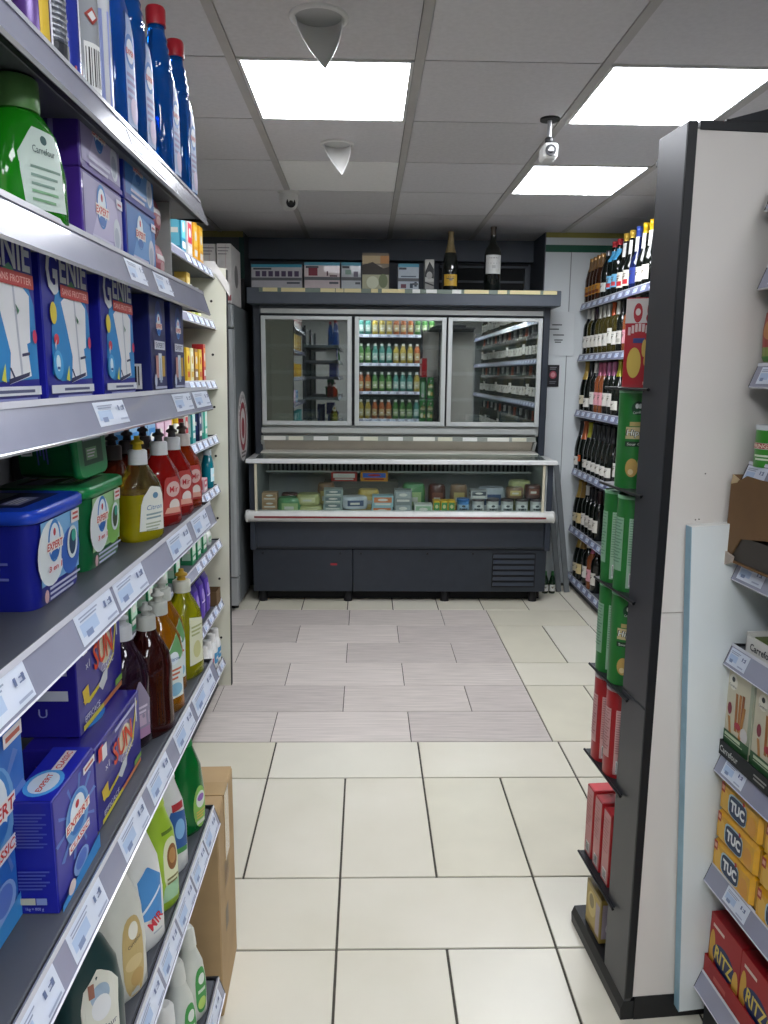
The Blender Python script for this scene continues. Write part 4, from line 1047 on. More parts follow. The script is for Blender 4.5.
def fb(key, label, x, z=.601, y=5.095, group=None, rz=0.0, **kw): return put(key, label, (x, y, z), RZF + rz, group, **kw)
sbox('f_brown', '#c4a383', '#a98766', .10, .09, .052, name='frozen_food_box')
for k in range(3): fb('f_brown', ['bottom', 'middle', 'top'][k] + ' brown frozen box of the stack at the left chest wall', -.635, .601 + k * .0535, group='brown frozen boxes')
flat_bag('f_green', '#5f9a66', '#a9c48a', .16, .14, .10); flat_bag('f_olive', '#b9bd83', '#d6d6a6', .16, .14, .075); flat_bag('f_bw', '#c4ccd4', '#46587a', .16, .14, .07); flat_bag('f_yel', '#d6bc66', '#e6d28a', .15, .14, .05); flat_bag('f_dark', '#5a3a34', '#86584a', .12, .12, .13)
fb('f_green', 'green frozen vegetable bag beside the brown boxes', -.50, scale=(1, 1.1, 1.25)); fb('f_dark', 'dark brown frozen bag behind the green bag', -.52, y=5.25)
fb('f_olive', 'lower olive frozen bag left of the grey trays', -.37, group='olive frozen bags', scale=(1, 1.1, 1)); fb('f_olive', 'upper olive frozen bag lying on the other olive bag', -.38, .677, group='olive frozen bags')
sbox('f_tray', '#9fb0aa', '#6f8084', .125, .11, .045, name='frozen_food_tray')
for k in range(4): fb('f_tray', ['lowest', 'second', 'third', 'topmost'][k] + ' grey frozen tray in the middle of the chest', -.215, .601 + k * .0465, rz=[.03, -.05, .02, .06][k], group='grey frozen trays')
fb('f_yel', 'yellow frozen bag under the blue and white bag', -.07); fb('f_bw', 'blue and white frozen bag on top of the yellow one', -.075, .652, rz=.15, scale=(1, 1.1, 1.2))
sbox('f_red', '#c9443c', '#f0ebe6', .18, .10, .06, name='frozen_food_box'); sbox('f_multi', '#e6a038', '#3f6cd0', .19, .10, .065, '#c23a34', name='frozen_food_box'); sbox('f_teal', '#9cc6d0', '#d98555', .14, .11, .07, name='frozen_food_box'); sbox('f_grey', '#8a9394', '#aab2b3', .115, .10, .09, name='frozen_food_box')
sbox('f_plain', '#6b6a62', '#716f66', .52, .14, .20, '#64625a', name='storage_crate'); fb('f_plain', 'long grey storage crate at the back of the chest', -.03, y=5.40)
fb('f_red', 'red and white pizza box on the grey crate, left one', -.15, .802, 5.38); fb('f_multi', 'orange, red and blue pizza box on the grey crate', .06, .802, 5.38)
fb('f_teal', 'lower teal and orange frozen box beside the blue bag', .11, group='teal frozen boxes'); fb('f_teal', 'upper teal and orange frozen box of the pair', .115, .672, group='teal frozen boxes')
fb('f_grey', 'lower dark grey frozen box in the middle of the chest', .25, group='dark grey frozen boxes'); fb('f_grey', 'upper dark grey frozen box of the two stacked', .25, .692, group='dark grey frozen boxes')
sbox('f_wg', '#e2e6de', '#a0c4a0', .12, .11, .085, name='frozen_food_box'); sbox('f_ye', '#ecc236', '#4f9a5c', .045, .09, .11, '#e0d9a0', name='frozen_food_box')
fb('f_wg', 'white and green frozen box right of the dark grey ones', .385); 
for k, x in enumerate((.475, .525, .575)): fb('f_ye', ['left', 'middle', 'right'][k] + ' slim yellow frozen box beside the blue tub', x, group='slim yellow frozen boxes')
tubk('tub_b', '#4f8fd0', '#3a70ae', '#a9cce8'); tubk('tub_w', '#d6d9d5', '#5a5254', '#eaeeec')
fb('tub_b', 'blue ice cream tub, leftmost of the tubs', .655, group='ice cream tubs')
for k in range(5): fb('tub_w', ORD[k] + ' white ice cream tub with dark lid, counted from the blue tub', .755 + .0985 * k, group='ice cream tubs')
for kk, lab, x, sc in (('f_tan', 'tan frozen bag in the back row behind the grey trays', -.27, (1, 1, 2.7)), ('f_green', 'green frozen bag in the back row behind the dark grey boxes', .33, (1, 1, 2.0)), ('f_yel', 'yellow frozen bag in the back row beside the teal boxes', .02, (1, 1, 3.2)),
                       ('f_dark', 'dark frozen bag in the back row behind the yellow boxes', .49, (1, 1, 1.5)), ('f_tan', 'tan frozen bag in the back row behind the blue tub', .64, (1, 1, 2.6)), ('f_olive', 'olive frozen bag in the back row at the right end', 1.06, (1, 1, 3.0))):
    if kk == 'f_tan': flat_bag('f_tan', '#8a7058', '#c9b878', .12, .10, .075)
    fb(kk, lab, x, y=5.24 if x != .02 else 5.235, scale=sc, group='back row of frozen bags')
sbox('f_wbx', '#b9bcbc', '#5a6068', .11, .10, .055, name='frozen_food_box'); fb('f_wbx', 'small white frozen box lying on the first white tub', .755, .727, 5.10)
flat_bag('f_tan', '#8a7058', '#c9b878', .12, .10, .075); fb('f_tan', 'tan frozen bag lying on the third and fourth tubs', 1.0, .727, 5.10); fb('f_dark', 'dark frozen bag lying on the last tubs', 1.12, .727, 5.10, scale=(.9, .9, .7))
fb('f_bw', 'blue and white frozen bag behind the ice cream tubs', .88, .60, 5.32, scale=(1, 1.2, 2.4))

# ---- things on the canopy
def appliance(key, W, D, H, col, stripe, pic, P2=None):
    P = Print(); P.rect(-W / 2, H * .38, W / 2, H * .5, stripe, 1); P.rect(-W / 2, -H * .16, W / 2, -H * .04, '#5b5d61', 1); P.rect(-W * .46, H * .28, -W * .1, H * .36, '#4a4c54', 1)
    for q in pic: P.rect(*q, 1) if q[4][0] == '#' else None
    P.rect(W * .2, -H * .3, W * .46, -H * .22, '#55585f', 1)
    box_kind(key, 'appliance_box', 'box', W, D, H, col, P)
appliance('ap1', .335, .2, .155, '#b9b7bb', '#3d8fa8', [(-.14 + .043 * k, .0, -.11 + .043 * k, .035, '#4a3c58') for k in range(7)])
appliance('ap2', .235, .2, .172, '#c4b6b6', '#4f93a8', [(-.09, .0, -.03, .05, '#7a2638'), (.03, .0, .04, .03, '#5a4048'), (.05, -.005, .1, .005, '#5a4048')])
appliance('ap3', .13, .18, .175, '#aeb4b8', '#4f93a8', [(-.04, .01, .0, .04, '#7f9a8c'), (.015, -.005, .045, .03, '#6a6472')])
P = Print(); P.rect(-.088, .05, .088, .10, '#b9a683', 2); P.rect(.03, .05, .088, .1, '#c08a58', 1); P.poly([(-.088, .04), (-.02, .06), (.05, .02), (.088, .03), (.088, -.02), (-.088, -.02)], '#3a342e'); P.rect(-.088, -.12, .088, -.02, '#a9a98c', 2); P.ell(-.02, -.07, .04, .04, '#c9cdb4', 8); P.ell(.05, -.06, .03, .045, '#6f7a58', 8)
box_kind('ap4', 'coffee_machine_box', 'box', .178, .2, .235, '#7a6f5e', P)
appliance('ap5', .138, .18, .17, '#a9b4bd', '#4f93a8', [(-.05, .0, .05, .008, '#5a6470'), (-.05, -.07, -.015, -.045, '#6a3f4a'), (.01, -.07, .03, -.04, '#34414e'), (.04, -.06, .056, -.03, '#34414e')])
P = Print(); P.poly([(-.03, .02), (.0, .09), (.03, .04), (.03, -.02), (-.03, -.01)], '#26282a'); P.ell(.0, .0, .02, .025, '#9a9a96', 8); P.rect(-.03, -.1, .03, -.04, '#8a8a86', 1); P.poly([(-.03, -.04), (.03, -.06), (.03, -.07), (-.03, -.05)], '#2c2c2e')
box_kind('ap6', 'slim_gift_box', 'box', .062, .1, .205, '#b4b4ae', P)
ZC = 2.089
for key, lab, x, rz in (('ap1', 'wide appliance box with teal top stripe, leftmost on the freezer', -.588, -.06), ('ap2', 'appliance box with dark red toaster picture on the freezer', -.294, 0), ('ap3', 'narrow appliance box between the red pictured and brown boxes', -.103, .02),
                        ('ap4', 'tall brown coffee box on the freezer', .06, 0), ('ap5', 'pale blue appliance box right of the brown one', .278, 0), ('ap6', 'slim black and white box beside the champagne bottle', .42, 0)):
    put(key, lab, (x, 5.40, ZC), RZF + rz, 'boxes on top of the freezer')

# ================================================================== wine and spirits
GLASS_D = mat('#0d120e', .08, coat=.5); GLASS_O = mat('#4a431a', .09, trans=.25, coat=.5); GLASS_B = mat('#3a1c0c', .1, coat=.4, trans=.15); GLASS_R = mat('#b0643c', .08, trans=.45, coat=.4)
BORD = [(0, .033, 2), (.005, .037, 2), (.175, .037, 2), (.2, .033, 2), (.218, .022, 2), (.235, .0155, 2), (.29, .014, 2), (.292, .0155, 2), (.302, .0155, 2)]
CHAM = [(0, .04, 2), (.006, .044, 2), (.13, .044, 2), (.18, .036, 2), (.22, .024, 2), (.25, .0175, 2), (.295, .0145, 2), (.297, .0165, 2), (.312, .0165, 2)]
BEER = [(0, .034, 2), (.005, .038, 2), (.14, .038, 2), (.18, .03, 2), (.215, .0175, 2), (.262, .0145, 2), (.27, .0155, 2)]
LONG = [(0, .036, 2), (.005, .04, 2), (.12, .04, 2), (.155, .032, 2), (.185, .0185, 2), (.285, .0135, 2), (.288, .0155, 2), (.312, .0155, 2)]
def wine(key, glass, shape, lab, foil, lz=(.05, .125), foil_from=.225, half=1.05, text=None, name='wine_bottle', acc=None, necklabel=None):
    prof = [(z, r, r, n) for z, r, n in shape]
    body = MB().loft(prof, glass, 18).mesh('body')
    H = prof[-1][0]
    fp = [p for p in ([(foil_from, *interp(prof, foil_from)[:2], 2)] + [q for q in prof if q[0] > foil_from])]
    fp = [(z, r1 + .0006, r2 + .0006, n) for z, r1, r2, n in fp] + [(H + .001, .008, .008, 2)]
    cap = MB().loft(fp, mat(foil, .3, metal=.3, coat=.3), 16).mesh('foil')
    P = Print(); W = prof[1][1]
    a, c = lz
    P.rect(-W * half, a, W * half, c, lab, 10)
    if acc: P.rect(-W * half * .8, a + (c - a) * .12, W * half * .8, a + (c - a) * .42, acc, 8)
    P.lines(-W * .55, c - (c - a) * .2, W * .55, 2, (c - a) * .07, '#4a4640'); P.ell(0, a + (c - a) * .55, W * .22, (c - a) * .12, '#7a705c', 6)
    parts = [('body', body), ('foil', cap), ('label', P.mesh('label', on_round(prof), .0007))]
    if necklabel:
        Q = Print(); Q.rect(-.016 if shape is LONG else -.03, .19, .02 if shape is LONG else .03, .262 if shape is LONG else .25, necklabel, 10); parts.append(('neck_label', Q.mesh('neck_label', on_round(prof), .001)))
    kind(key, name, 'bottle', parts)
wine('w_red', GLASS_D, BORD, '#d6d3c9', '#2a1418'); wine('w_dark', GLASS_D, BORD, '#cfccc4', '#1a1a1e', acc='#a8a59c')
wine('w_white', GLASS_O, BORD, '#dddbd3', '#b9b7ae'); wine('w_orange', GLASS_O, BORD, '#e0ded6', '#a8481c', lz=(.06, .15)); wine('w_wc', GLASS_D, BORD, '#dcdad4', '#dcdcd8', foil_from=.24)
wine('w_rose', GLASS_R, BORD, '#d89aa4', '#b05a78'); wine('w_pink', GLASS_D, BORD, '#d8d4cc', '#b06a90')
wine('c_gold', GLASS_D, CHAM, '#d8cfb4', '#b99a4a', lz=(.045, .1), foil_from=.2, name='champagne_bottle'); wine('c_orange', GLASS_D, CHAM, '#d0561c', '#a8562c', lz=(.06, .1), foil_from=.2, half=.6, name='champagne_bottle')
wine('c_yellow', GLASS_D, CHAM, '#d9d6cc', '#a8a42c', lz=(.035, .085), foil_from=.22, name='champagne_bottle'); wine('c_white', GLASS_D, CHAM, '#dedcd4', '#1c1e20', lz=(.03, .085), foil_from=.22, name='champagne_bottle'); wine('c_cream', GLASS_D, CHAM, '#d8c490', '#9a7a42', lz=(.045, .11), foil_from=.21, name='champagne_bottle')
wine('b_brown', GLASS_B, BEER, '#b07a2c', '#b98a4a', lz=(.045, .10), foil_from=.245, name='beer_bottle', acc='#6a2f14', necklabel='#7a5a34')
wine('b_dark', GLASS_D, BEER, '#cfd2cc', '#6a6a6c', lz=(.04, .09), foil_from=.24, name='beer_bottle'); wine('b_blue', GLASS_D, BORD, '#6fb0d6', '#b03038', lz=(.045, .115), foil_from=.27, name='cider_bottle', acc='#c84048', necklabel='#4aa0d0')
wine('s_gold', GLASS_D, LONG, '#e0dccf', '#d6b045', lz=(.03, .11), foil_from=.272, name='sparkling_bottle', acc='#c8343a', necklabel='#dcdcd8'); wine('s_blue', mat('#141e4a', .08, coat=.5), LONG, '#2a3a86', '#3a52a8', lz=(.03, .11), foil_from=.26, name='sparkling_bottle', necklabel='#dcdcdc'); wine('s_yellow', GLASS_D, LONG, '#e0ddd2', '#e0b41c', lz=(.03, .10), foil_from=.262, name='sparkling_bottle', necklabel='#d9d9d4')

WX = 1.50
WNEAR = .3                         # local y of the end nearest the shop front (the run goes on behind the end display)
wu = thing('wine_shelf_unit', 'tall wine shelving against the right wall beside the freezer', 'shelf', (WX, 0, 0), math.pi)
WZ = [2.03, 1.68, 1.295, .875, .455, .10]
for k, z in enumerate(WZ):
    tg = [(-5.52 + .13 * q, -5.52 + .13 * q + .07) for q in range(42)]
    shelf(wu, z, .5, -5.56, WNEAR, tg if k < 5 else tg[:10], tag_h=.028, hgt=.045, rail=mat('#6a7094', .3, noise=.1, scale=6, coat=.4))
b = MB(); b.box(-.54, -.50, -5.56, WNEAR, 0, 2.1, mat('#6f7274', .6, noise=.05)); b.build('back_panel', wu)
b = MB(); b.box(-.5, -.02, WNEAR, WNEAR + .02, 0, 2.1, mat('#7c7f80', .6)); b.build('end_panel', wu)
b = MB(); b.box(-.5, -.03, -5.56, WNEAR, 0, .07, mat('#2a2c30', .6)); b.build('plinth', wu)
SH = ['top', 'second', 'third', 'fourth', 'fifth', 'lowest']
rows_ = [
 [('b_brown', 5.50), ('b_brown', 5.42), ('b_brown', 5.34), ('b_brown', 5.26), ('b_dark', 5.14), ('b_blue', 5.02), ('b_blue', 4.92), ('s_gold', 4.80), ('s_gold', 4.69), ('s_blue', 4.58), ('s_yellow', 4.47), ('s_yellow', 4.37)],
 [('w_wc', 5.50), ('w_white', 5.41), ('w_red', 5.32), ('w_white', 5.23), ('w_white', 5.14), ('w_white', 5.05), ('w_orange', 4.95), ('w_white', 4.86), ('w_dark', 4.77), ('w_rose', 4.66)],
 [('c_gold', 5.48), ('c_white', 5.37), ('w_wc', 5.26), ('w_rose', 5.16), ('w_rose', 5.07), ('w_pink', 4.97), ('w_pink', 4.87), ('c_yellow', 4.76)],
 [('c_white', 5.53), ('c_orange', 5.43), ('c_yellow', 5.31), ('c_white', 5.21), ('c_white', 5.11), ('c_white', 5.01), ('c_white', 4.91), ('c_white', 4.81)],
 [('c_gold', 5.49), ('c_cream', 5.40), ('w_wc', 5.30), ('w_dark', 5.21), ('w_dark', 5.12), ('w_red', 5.02)],
 [('c_gold', 5.42), ('c_cream', 5.33), ('w_wc', 5.20), ('w_rose', 5.10), ('w_red', 5.0)]]
words_ = dict(b_brown='brown beer bottle with gold label', b_dark='small dark beer bottle', b_blue='cider bottle with blue label', s_gold='sparkling bottle with gold cap', s_blue='sparkling bottle with blue cap', s_yellow='sparkling bottle with yellow cap',
              w_wc='wine bottle with white cap', w_white='white wine bottle with pale label', w_red='red wine bottle', w_orange='wine bottle with orange foil', w_dark='dark wine bottle with grey label', w_rose='rose wine bottle', w_pink='wine bottle with pink foil',
              c_gold='champagne with gold foil', c_white='champagne with low white label', c_orange='champagne with orange label', c_yellow='champagne with yellow foil', c_cream='champagne with cream label')
far_fill = ['w_red', 'w_white', 'w_dark', 'w_wc', 'w_red', 'w_orange']
for k, rw in enumerate(rows_):
    n_ = {}
    if k < 4:
        y = rw[-1][1] - .14
        q = 0
        while y > .2:
            rw = rw + [(far_fill[(q + k) % 6], round(y, 3))]; y -= .15; q += 1
    tot = {}
    for kk, y in rw: tot[kk] = tot.get(kk, 0) + 1
    for kk, y in rw:
        n_[kk] = n_.get(kk, 0) + 1
        place = 'on the %s wine shelf' % SH[k]
        lab = ('%s %s' % (words_[kk], place)) if tot[kk] == 1 else '%s %s %s, counted from the freezer' % (ORD[n_[kk] - 1], words_[kk], place)
        put(kk, lab, (WX + .058, y, WZ[k]), math.pi, 'bottles on the %s wine shelf' % SH[k], scale=(1.12, 1.04, 1.1, 1.12, 1.1, 1.1)[k])
# two big bottles on the freezer canopy
wine('c_top', GLASS_D, CHAM, '#c19a34', '#8c7a55', lz=(.025, .085), foil_from=.2, half=.9, name='champagne_bottle')
put('c_top', 'large champagne bottle with gold label standing on the freezer', (.557, 5.33, ZC), RZF, None, scale=1.22)
def magnum():
    prof = [(0, .052, .052, 2), (.006, .058, .058, 2), (.24, .058, .058, 2), (.285, .05, .05, 2), (.315, .026, .026, 2), (.335, .02, .02, 2), (.41, .018, .018, 2), (.412, .02, .02, 2), (.425, .02, .02, 2)]
    P = Print(); P.rect(-.06, .115, .06, .238, '#c9cbc8', 12); P.rect(-.04, .178, .04, .186, '#55585c', 4); P.lines(-.03, .222, .03, 1, .008, '#8a8c8c'); P.rect(-.012, .15, .012, .17, '#a8aaa8', 2)
    kind('magnum', 'wine_magnum', 'bottle', [('body', MB().loft(prof, GLASS_D, 24).mesh('body')), ('foil', MB().loft([(.37, .0195, .0195, 2), (.411, .0188, .0188, 2), (.412, .021, .021, 2), (.426, .021, .021, 2)], mat('#5a5148', .35, metal=.2), 16).mesh('foil')), ('label', P.mesh('label', on_round(prof), .0008))])
magnum()
put('magnum', 'tall wine magnum with square white label standing on the freezer', (.842, 5.35, ZC), RZF, scale=.98)
# floor corner: two bottles and two leaning boards
wine('small_bot', mat('#16301c', .1, coat=.4), BEER, '#d6d8d4', '#2f6a3a', lz=(.03, .11), foil_from=.22, name='small_bottle')
put('small_bot', 'left of two small green bottles on the floor beside the freezer', (1.292, 5.33, 0), RZF, 'bottles on the floor', scale=.6)
put('small_bot', 'right of two small green bottles on the floor, beside the leaning boards', (1.342, 5.33, 0), RZF, 'bottles on the floor', scale=.6)
for k, (x, y, L, lab) in enumerate(((1.40, 5.36, .93, 'grey leaning board nearest the freezer'), (1.455, 5.345, .92, 'grey leaning board, right one, beside the wine shelf'))):
    b = MB(); b.box(-.019, .019, -.01, .01, 0, L, metal_paint(['#5c6163', '#6b7072'][k], .5), .002)
    o = b.build('leaning_board'); o.location = (x, y, .002); o.rotation_euler = (math.radians(-6), math.radians(-6.0), 0); tag(o, lab, 'board', 'grey boards leaning in the corner')
# paper notice and black card on the pale wall
b = MB(); pm = mat('#cfd4d6', .6)
n = 8
vs = [(.19 * i / n, -.012 * (i / n) ** 3, z) for z in (-.15, .155) for i in range(n + 1)]
b.add(vs, [(i, i + 1, n + 2 + i, n + 1 + i) for i in range(n)], pm)
for (x0, x1, z) in ((.01, .08, .03), (.04, .13, -.01), (.05, .11, -.045), (.055, .10, -.06), (.03, .10, .06)):
    b.add([(x0, -.002, z), (x1, -.003, z), (x1, -.003, z + .008), (x0, -.002, z + .008)], [(0, 1, 2, 3)], ink('#4a4f55'))
o = b.build('paper_notice'); o.location = (1.288, 5.593, 1.83); tag(o, 'white paper notice taped to the pale wall right of the freezer', 'notice')
b = MB(); b.box(0, .088, -.004, 0, 0, .155, mat('#1b1c20', .45), .001)
P = Print(); P.ell(.044, .085, .026, .028, '#9a4452', 10); P.ell(.044, .085, .017, .018, '#c98a90', 8); P.lines(.02, .14, .068, 2, .006, '#7a7c84'); P.lines(.02, .04, .068, 2, .006, '#6a6c74')
for k, (vs, fs, c, _) in enumerate(P.L): b.add([(u, -.0046 - k * .0003, v) for u, v in vs], fs, ink(c))
o = b.build('wall_card'); o.location = (1.297, 5.596, 1.46); tag(o, 'small black card with red badge on the pale wall', 'sign')

# ================================================================== right side: end display and biscuit shelves (turned a little)
TH = math.radians(4.7)
OX, OY = .626, 1.612
def RL(x, y, z=0.0): return (OX + x * math.cos(TH) - y * math.sin(TH), OY + x * math.sin(TH) + y * math.cos(TH), z)
BLK = mat('#23252a', .42, noise=.06, scale=6); BLK2 = mat('#0e1014', .45, noise=.05)
ed = thing('end_display', 'tall black end display tower holding cans beside the aisle', 'display stand', (OX, OY, 0), TH)
b = MB(); b.prism([(-.002, 0), (-.004, .03), (.004, .05), (.6, .05), (.6, 0)], 'y', 0, .345, BLK2); b.build('base', ed)
b = MB(); b.box(.004, .021, 0, .125, .05, .80, mat('#424347', .38, metal=.25, noise=.08, stretch=(1, 1, .2)), .0015); b.build('side_panel', ed)
b = MB(); b.box(.004, .021, 0, .125, .802, 2.034, mat('#424347', .38, metal=.25, noise=.08, stretch=(1, 1, .2)), .0015); b.build('side_panel', ed)
b = MB(); b.box(.0045, .024, -.0035, 0, .06, 2.034, BLK2, .001); b.build('corner_trim', ed)
b = MB(); b.box(.030, .6, -.002, .02, 2.018, 2.036, BLK2, .001); b.build('top_trim', ed)
b = MB(); b.box(.03, .6, -.002, .0, 0.0, .062, BLK2); b.build('base_trim', ed)
wp = MB(); WPM = mat('#cfcac4', .5, noise=.04, scale=2.5)
wp.box(.024, .6, 0, .02, .062, 1.026, WPM); wpl = wp.build('white_panel', ed)
b = MB(); b.box(.024, .6, 0, .02, 1.028, 2.02, WPM); b.build('white_panel', ed)
for q, (x, z) in enumerate(((.086, 1.235), (.094, 1.236), (.10, 1.335))):
    b = MB(); b.cyl((x, -.001, z), .0016, .001, mat('#5a5652', .7), 'y', 8); b.build('screw_hole', ed)
b = MB(); b.box(.205, .22, .02, .345, .05, 2.03, BLK2); b.build('back_panel', ed)
SHZ = [1.512, 1.275, 1.027, .79, .546, .243]
for z in SHZ:
    b = MB(); b.box(-.002, .20, .085, .318, z - .004, z, mat('#2a2c30', .4, metal=.3), .001); s_ = b.build('shelf', ed)
    r = MB(); r.cyl((-.004, .078, z - .002), .0035, .24, mat('#191a1d', .35, metal=.4), 'y', 10); r.build('front_rod', s_)
b = MB(); b.box(.1, .6, .03, .345, 2.036, 2.05, BLK2); b.build('top_board', ed)
b = MB(); b.prism([(.10, 2.05), (.19, 2.075), (.5, 2.078), (.5, 2.05)], 'y', .04, .30, mat('#1d2026', .6)); o = b.build('dark_cloth_bundle'); o.location = (OX, OY, 0); o.rotation_euler = (0, 0, TH); tag(o, 'flat dark bundle lying on top of the black display', 'bundle')

def chips_can(key, col, name='chips_can', red=False):
    r, H = .0375, .232
    prof = [(0, r, r, 2), (.003, r, r, 2), (H - .006, r, r, 2), (H - .004, r * 1.02, r * 1.02, 2), (H, r * 1.02, r * 1.02, 2), (H + .001, r * .94, r * .94, 2)]
    body = MB().loft(prof[:3], mat(col, .3, coat=.3, noise=.05), 28).mesh('body')
    rim = MB().loft([(H - .007, r * 1.02, r * 1.02, 2), (H, r * 1.02, r * 1.02, 2), (H + .001, r * .95, r * .95, 2), (H - .003, r * .93, r * .93, 2)], mat('#8fc49a' if not red else '#c9b9b9', .3, metal=.2), 28).mesh('rim')
    P = Print()
    P.ell(-.005, .19, .015, .016, '#1d4a2c' if not red else '#6a141c', 10); P.ell(-.008, .195, .004, .006, '#e4ebe4', 6); P.ell(-.001, .195, .004, .006, '#d5dfd6', 6); P.text('Carrefour', -.004, .181, .006, '#cfe0d2', w=.024, rot=.15)
    P.rect(-.022, .148, .022, .158, '#b9a86a' if not red else '#d9b9a0', 4); P.rect(.006, .15, .024, .168, '#7a4a22', 3)
    P.rect(-.03, .118, .034, .146, '#cdbd8c', 6)
    P.text('Hipster', .002, .131, .02, '#16201a', w=.062, shear=.1, bold=.06); P.text('Hipster', .002, .131, .018, '#e9ece4', w=.058, shear=.1, bold=.012)
    P.rect(-.03, .100, .032, .112, '#25402f' if not red else '#4a1016', 6); P.text('Sour Cream', .0, .106, .006, '#dfe6da', w=.05)
    P.ell(-.012, .05, .014, .022, '#c9a55c', 8); P.ell(-.014, .04, .006, .007, '#e2cf9a', 8); P.ell(.018, .06, .018, .03, '#c9cda6', 8); P.ell(.02, .055, .012, .018, '#e6e4cc', 8)
    B = Print(); B.rect(-.018, .01, .018, .18, '#a9cbb0' if not red else '#d8a8a6', 6)
    B.lines(-.016, .176, .016, 18, .0026, '#7fa88a' if not red else '#b98484', 2.4); B.bars(-.012, .014, .013, .048)
    C = Print(); C.rect(-.016, .05, .016, .18, '#93bd9d' if not red else '#cfa09e', 6); C.lines(-.014, .175, .014, 14, .003, '#6f9a7c' if not red else '#b07a7a', 2.6)
    kind(key, name, 'can', [('body', body), ('rim', rim), ('front_print', P.mesh('front_print', on_round(prof), .0006)), ('back_label', B.mesh('back_label', on_round(prof, math.pi), .0006)), ('side_label', C.mesh('side_label', on_round(prof, math.pi / 2 + .3), .0006))])
chips_can('can_g', '#2c7d37'); chips_can('can_r', '#a81f26', red=True)
CAMDIR = math.radians(-110)
def onE(key, label, x, y, z, rz, group=None, **k): return put(key, label, RL(x, y, z), rz, group, **k)
g = 'tall chips cans on the end display'
onE('can_g', 'green chips can with printed front, alone on the upper can shelf', .034, .225, SHZ[1], CAMDIR + .35, g)
onE('can_g', 'green chips can showing its back label, farther one under the printed can', .034, .278, SHZ[2], CAMDIR + math.pi + .1, g)
onE('can_g', 'green chips can showing bar code, nearer one under the printed can', .034, .196, SHZ[2], CAMDIR + math.pi + .3, g)
onE('can_g', 'lower green chips can with its back turned, above the red cans', .034, .275, SHZ[3], CAMDIR + math.pi + .2, g)
onE('can_g', 'lower green chips can with printed front, above the red cans', .034, .195, SHZ[3], CAMDIR + .3, g)
onE('can_r', 'farther red chips can on the low display shelf', .034, .27, SHZ[4], CAMDIR + math.pi + .1, g)
onE('can_r', 'nearer red chips can beside the dark side panel', .034, .19, SHZ[4], CAMDIR + math.pi + .2, g)
P = Print(); W, H = .092, .2
W0 = .066
P.rect(-W / 2, .045, W / 2, H / 2, '#d6cfcb', 2); P.ell(-.008, .068, .014, .022, '#b02a34', 8); P.ell(-.008, .07, .008, .008, '#e2d5d2', 6); P.ell(.03, .075, .01, .018, '#b02a34', 8); P.ell(.026, .056, .008, .01, '#b02a34', 8)
for k in range(7): P.rect(-.036 + .0108 * k, .018 + .008 * math.sin(math.pi * k / 6), -.028 + .0108 * k, .036 + .008 * math.sin(math.pi * k / 6), '#e0c9c4', 1)
P.rect(-.018, .0, .018, .011, '#34407c', 2); P.ell(-.012, -.045, .022, .035, '#d3b552', 10); P.ell(.018, -.012, .008, .02, '#d9b45a', 8); P.ell(.032, .002, .007, .018, '#cf9f4a', 8); P.ell(.026, -.04, .008, .014, '#d9a850', 8); P.rect(.02, -.095, .036, -.088, '#d9a6a0', 1)
N = Print(); N.rect(-.02, -.09, .02, .03, '#c98a8a', 1); N.rect(-.03, .045, .03, .1, '#d6cfcb', 1)
box_kind('cracker', 'cracker_box', 'box', W0, .05, .205, '#b01f28', P.scaled(W0 / W, 1), N.scaled(.8, 1), None, N.scaled(.8, 1))
onE('cracker', 'red and white cracker box standing on the top display shelf', .036, .222, SHZ[0], CAMDIR - .15)
P = Print(); P.rect(-.021, -.095, .021, .097, '#c98e8c', 1); P.bars(-.012, -.09, .012, -.06); P.lines(-.015, .08, .015, 10, .003, '#b87472', 3.2)
N = Print(); N.rect(-.04, -.08, .04, .08, '#c23a40', 1)
T = Print(); T.rect(-.019, -.055, .019, .055, '#8f1c22', 1); T.rect(-.019, -.055, .019, .02, '#c9343a', 1)
box_kind('rbox', 'biscuit_box', 'box', .046, .12, .2, '#b5282e', P, N, T, N)
for k, y in enumerate((.296, .238, .178)):
    onE('rbox', ['farthest', 'middle', 'nearest'][k] + ' of three red biscuit boxes with pink sides on the low shelf', .072, y, SHZ[5], TH + math.pi, 'red biscuit boxes')
P = Print(); P.rect(-.045, -.05, .045, .055, '#b39a52', 2); P.ell(-.01, .01, .028, .035, '#cdb974', 8); P.ell(-.01, .02, .016, .02, '#8a7a4a', 8); P.rect(.02, -.05, .045, .04, '#a89aa0', 1)
N = Print(); N.rect(-.025, -.05, .025, .05, '#9a8f98', 1); N.ell(0, -.02, .014, .02, '#d6cfd2', 6)
box_kind('gbox', 'biscuit_box', 'box', .10, .06, .128, '#8f7a3c', P, N, None, N)
onE('gbox', 'golden biscuit box standing on the display base', .045, .24, .051, TH + math.pi)

for k, z in enumerate(SHZ[1:5]):
    onE('can_g' if k < 3 else 'can_r', ('green' if k < 3 else 'red') + ' chips can in the back row of the %s display shelf' % ORD[k + 1], .12, .275, z, math.pi / 2, g)
# white foam board leaning on the panel
b = MB(); b.box(0, .42, -.024, 0, 0, 1.19, mat('#d6dcdc', .45, noise=.04, scale=3), .001); b.box(-.0012, 0, -.024, 0, 0, 1.19, mat('#8fb4c6', .4, noise=.1, scale=20)); b.box(0, .42, -.024, 0, 1.19, 1.1915, mat('#e6e8e4', .4))
o = b.build('foam_board'); p0 = RL(.131, -.004, .036); o.location = p0; o.rotation_euler = (0, math.radians(-3.2), TH); tag(o, 'white foam board with blue edge leaning on the pale end panel', 'board')

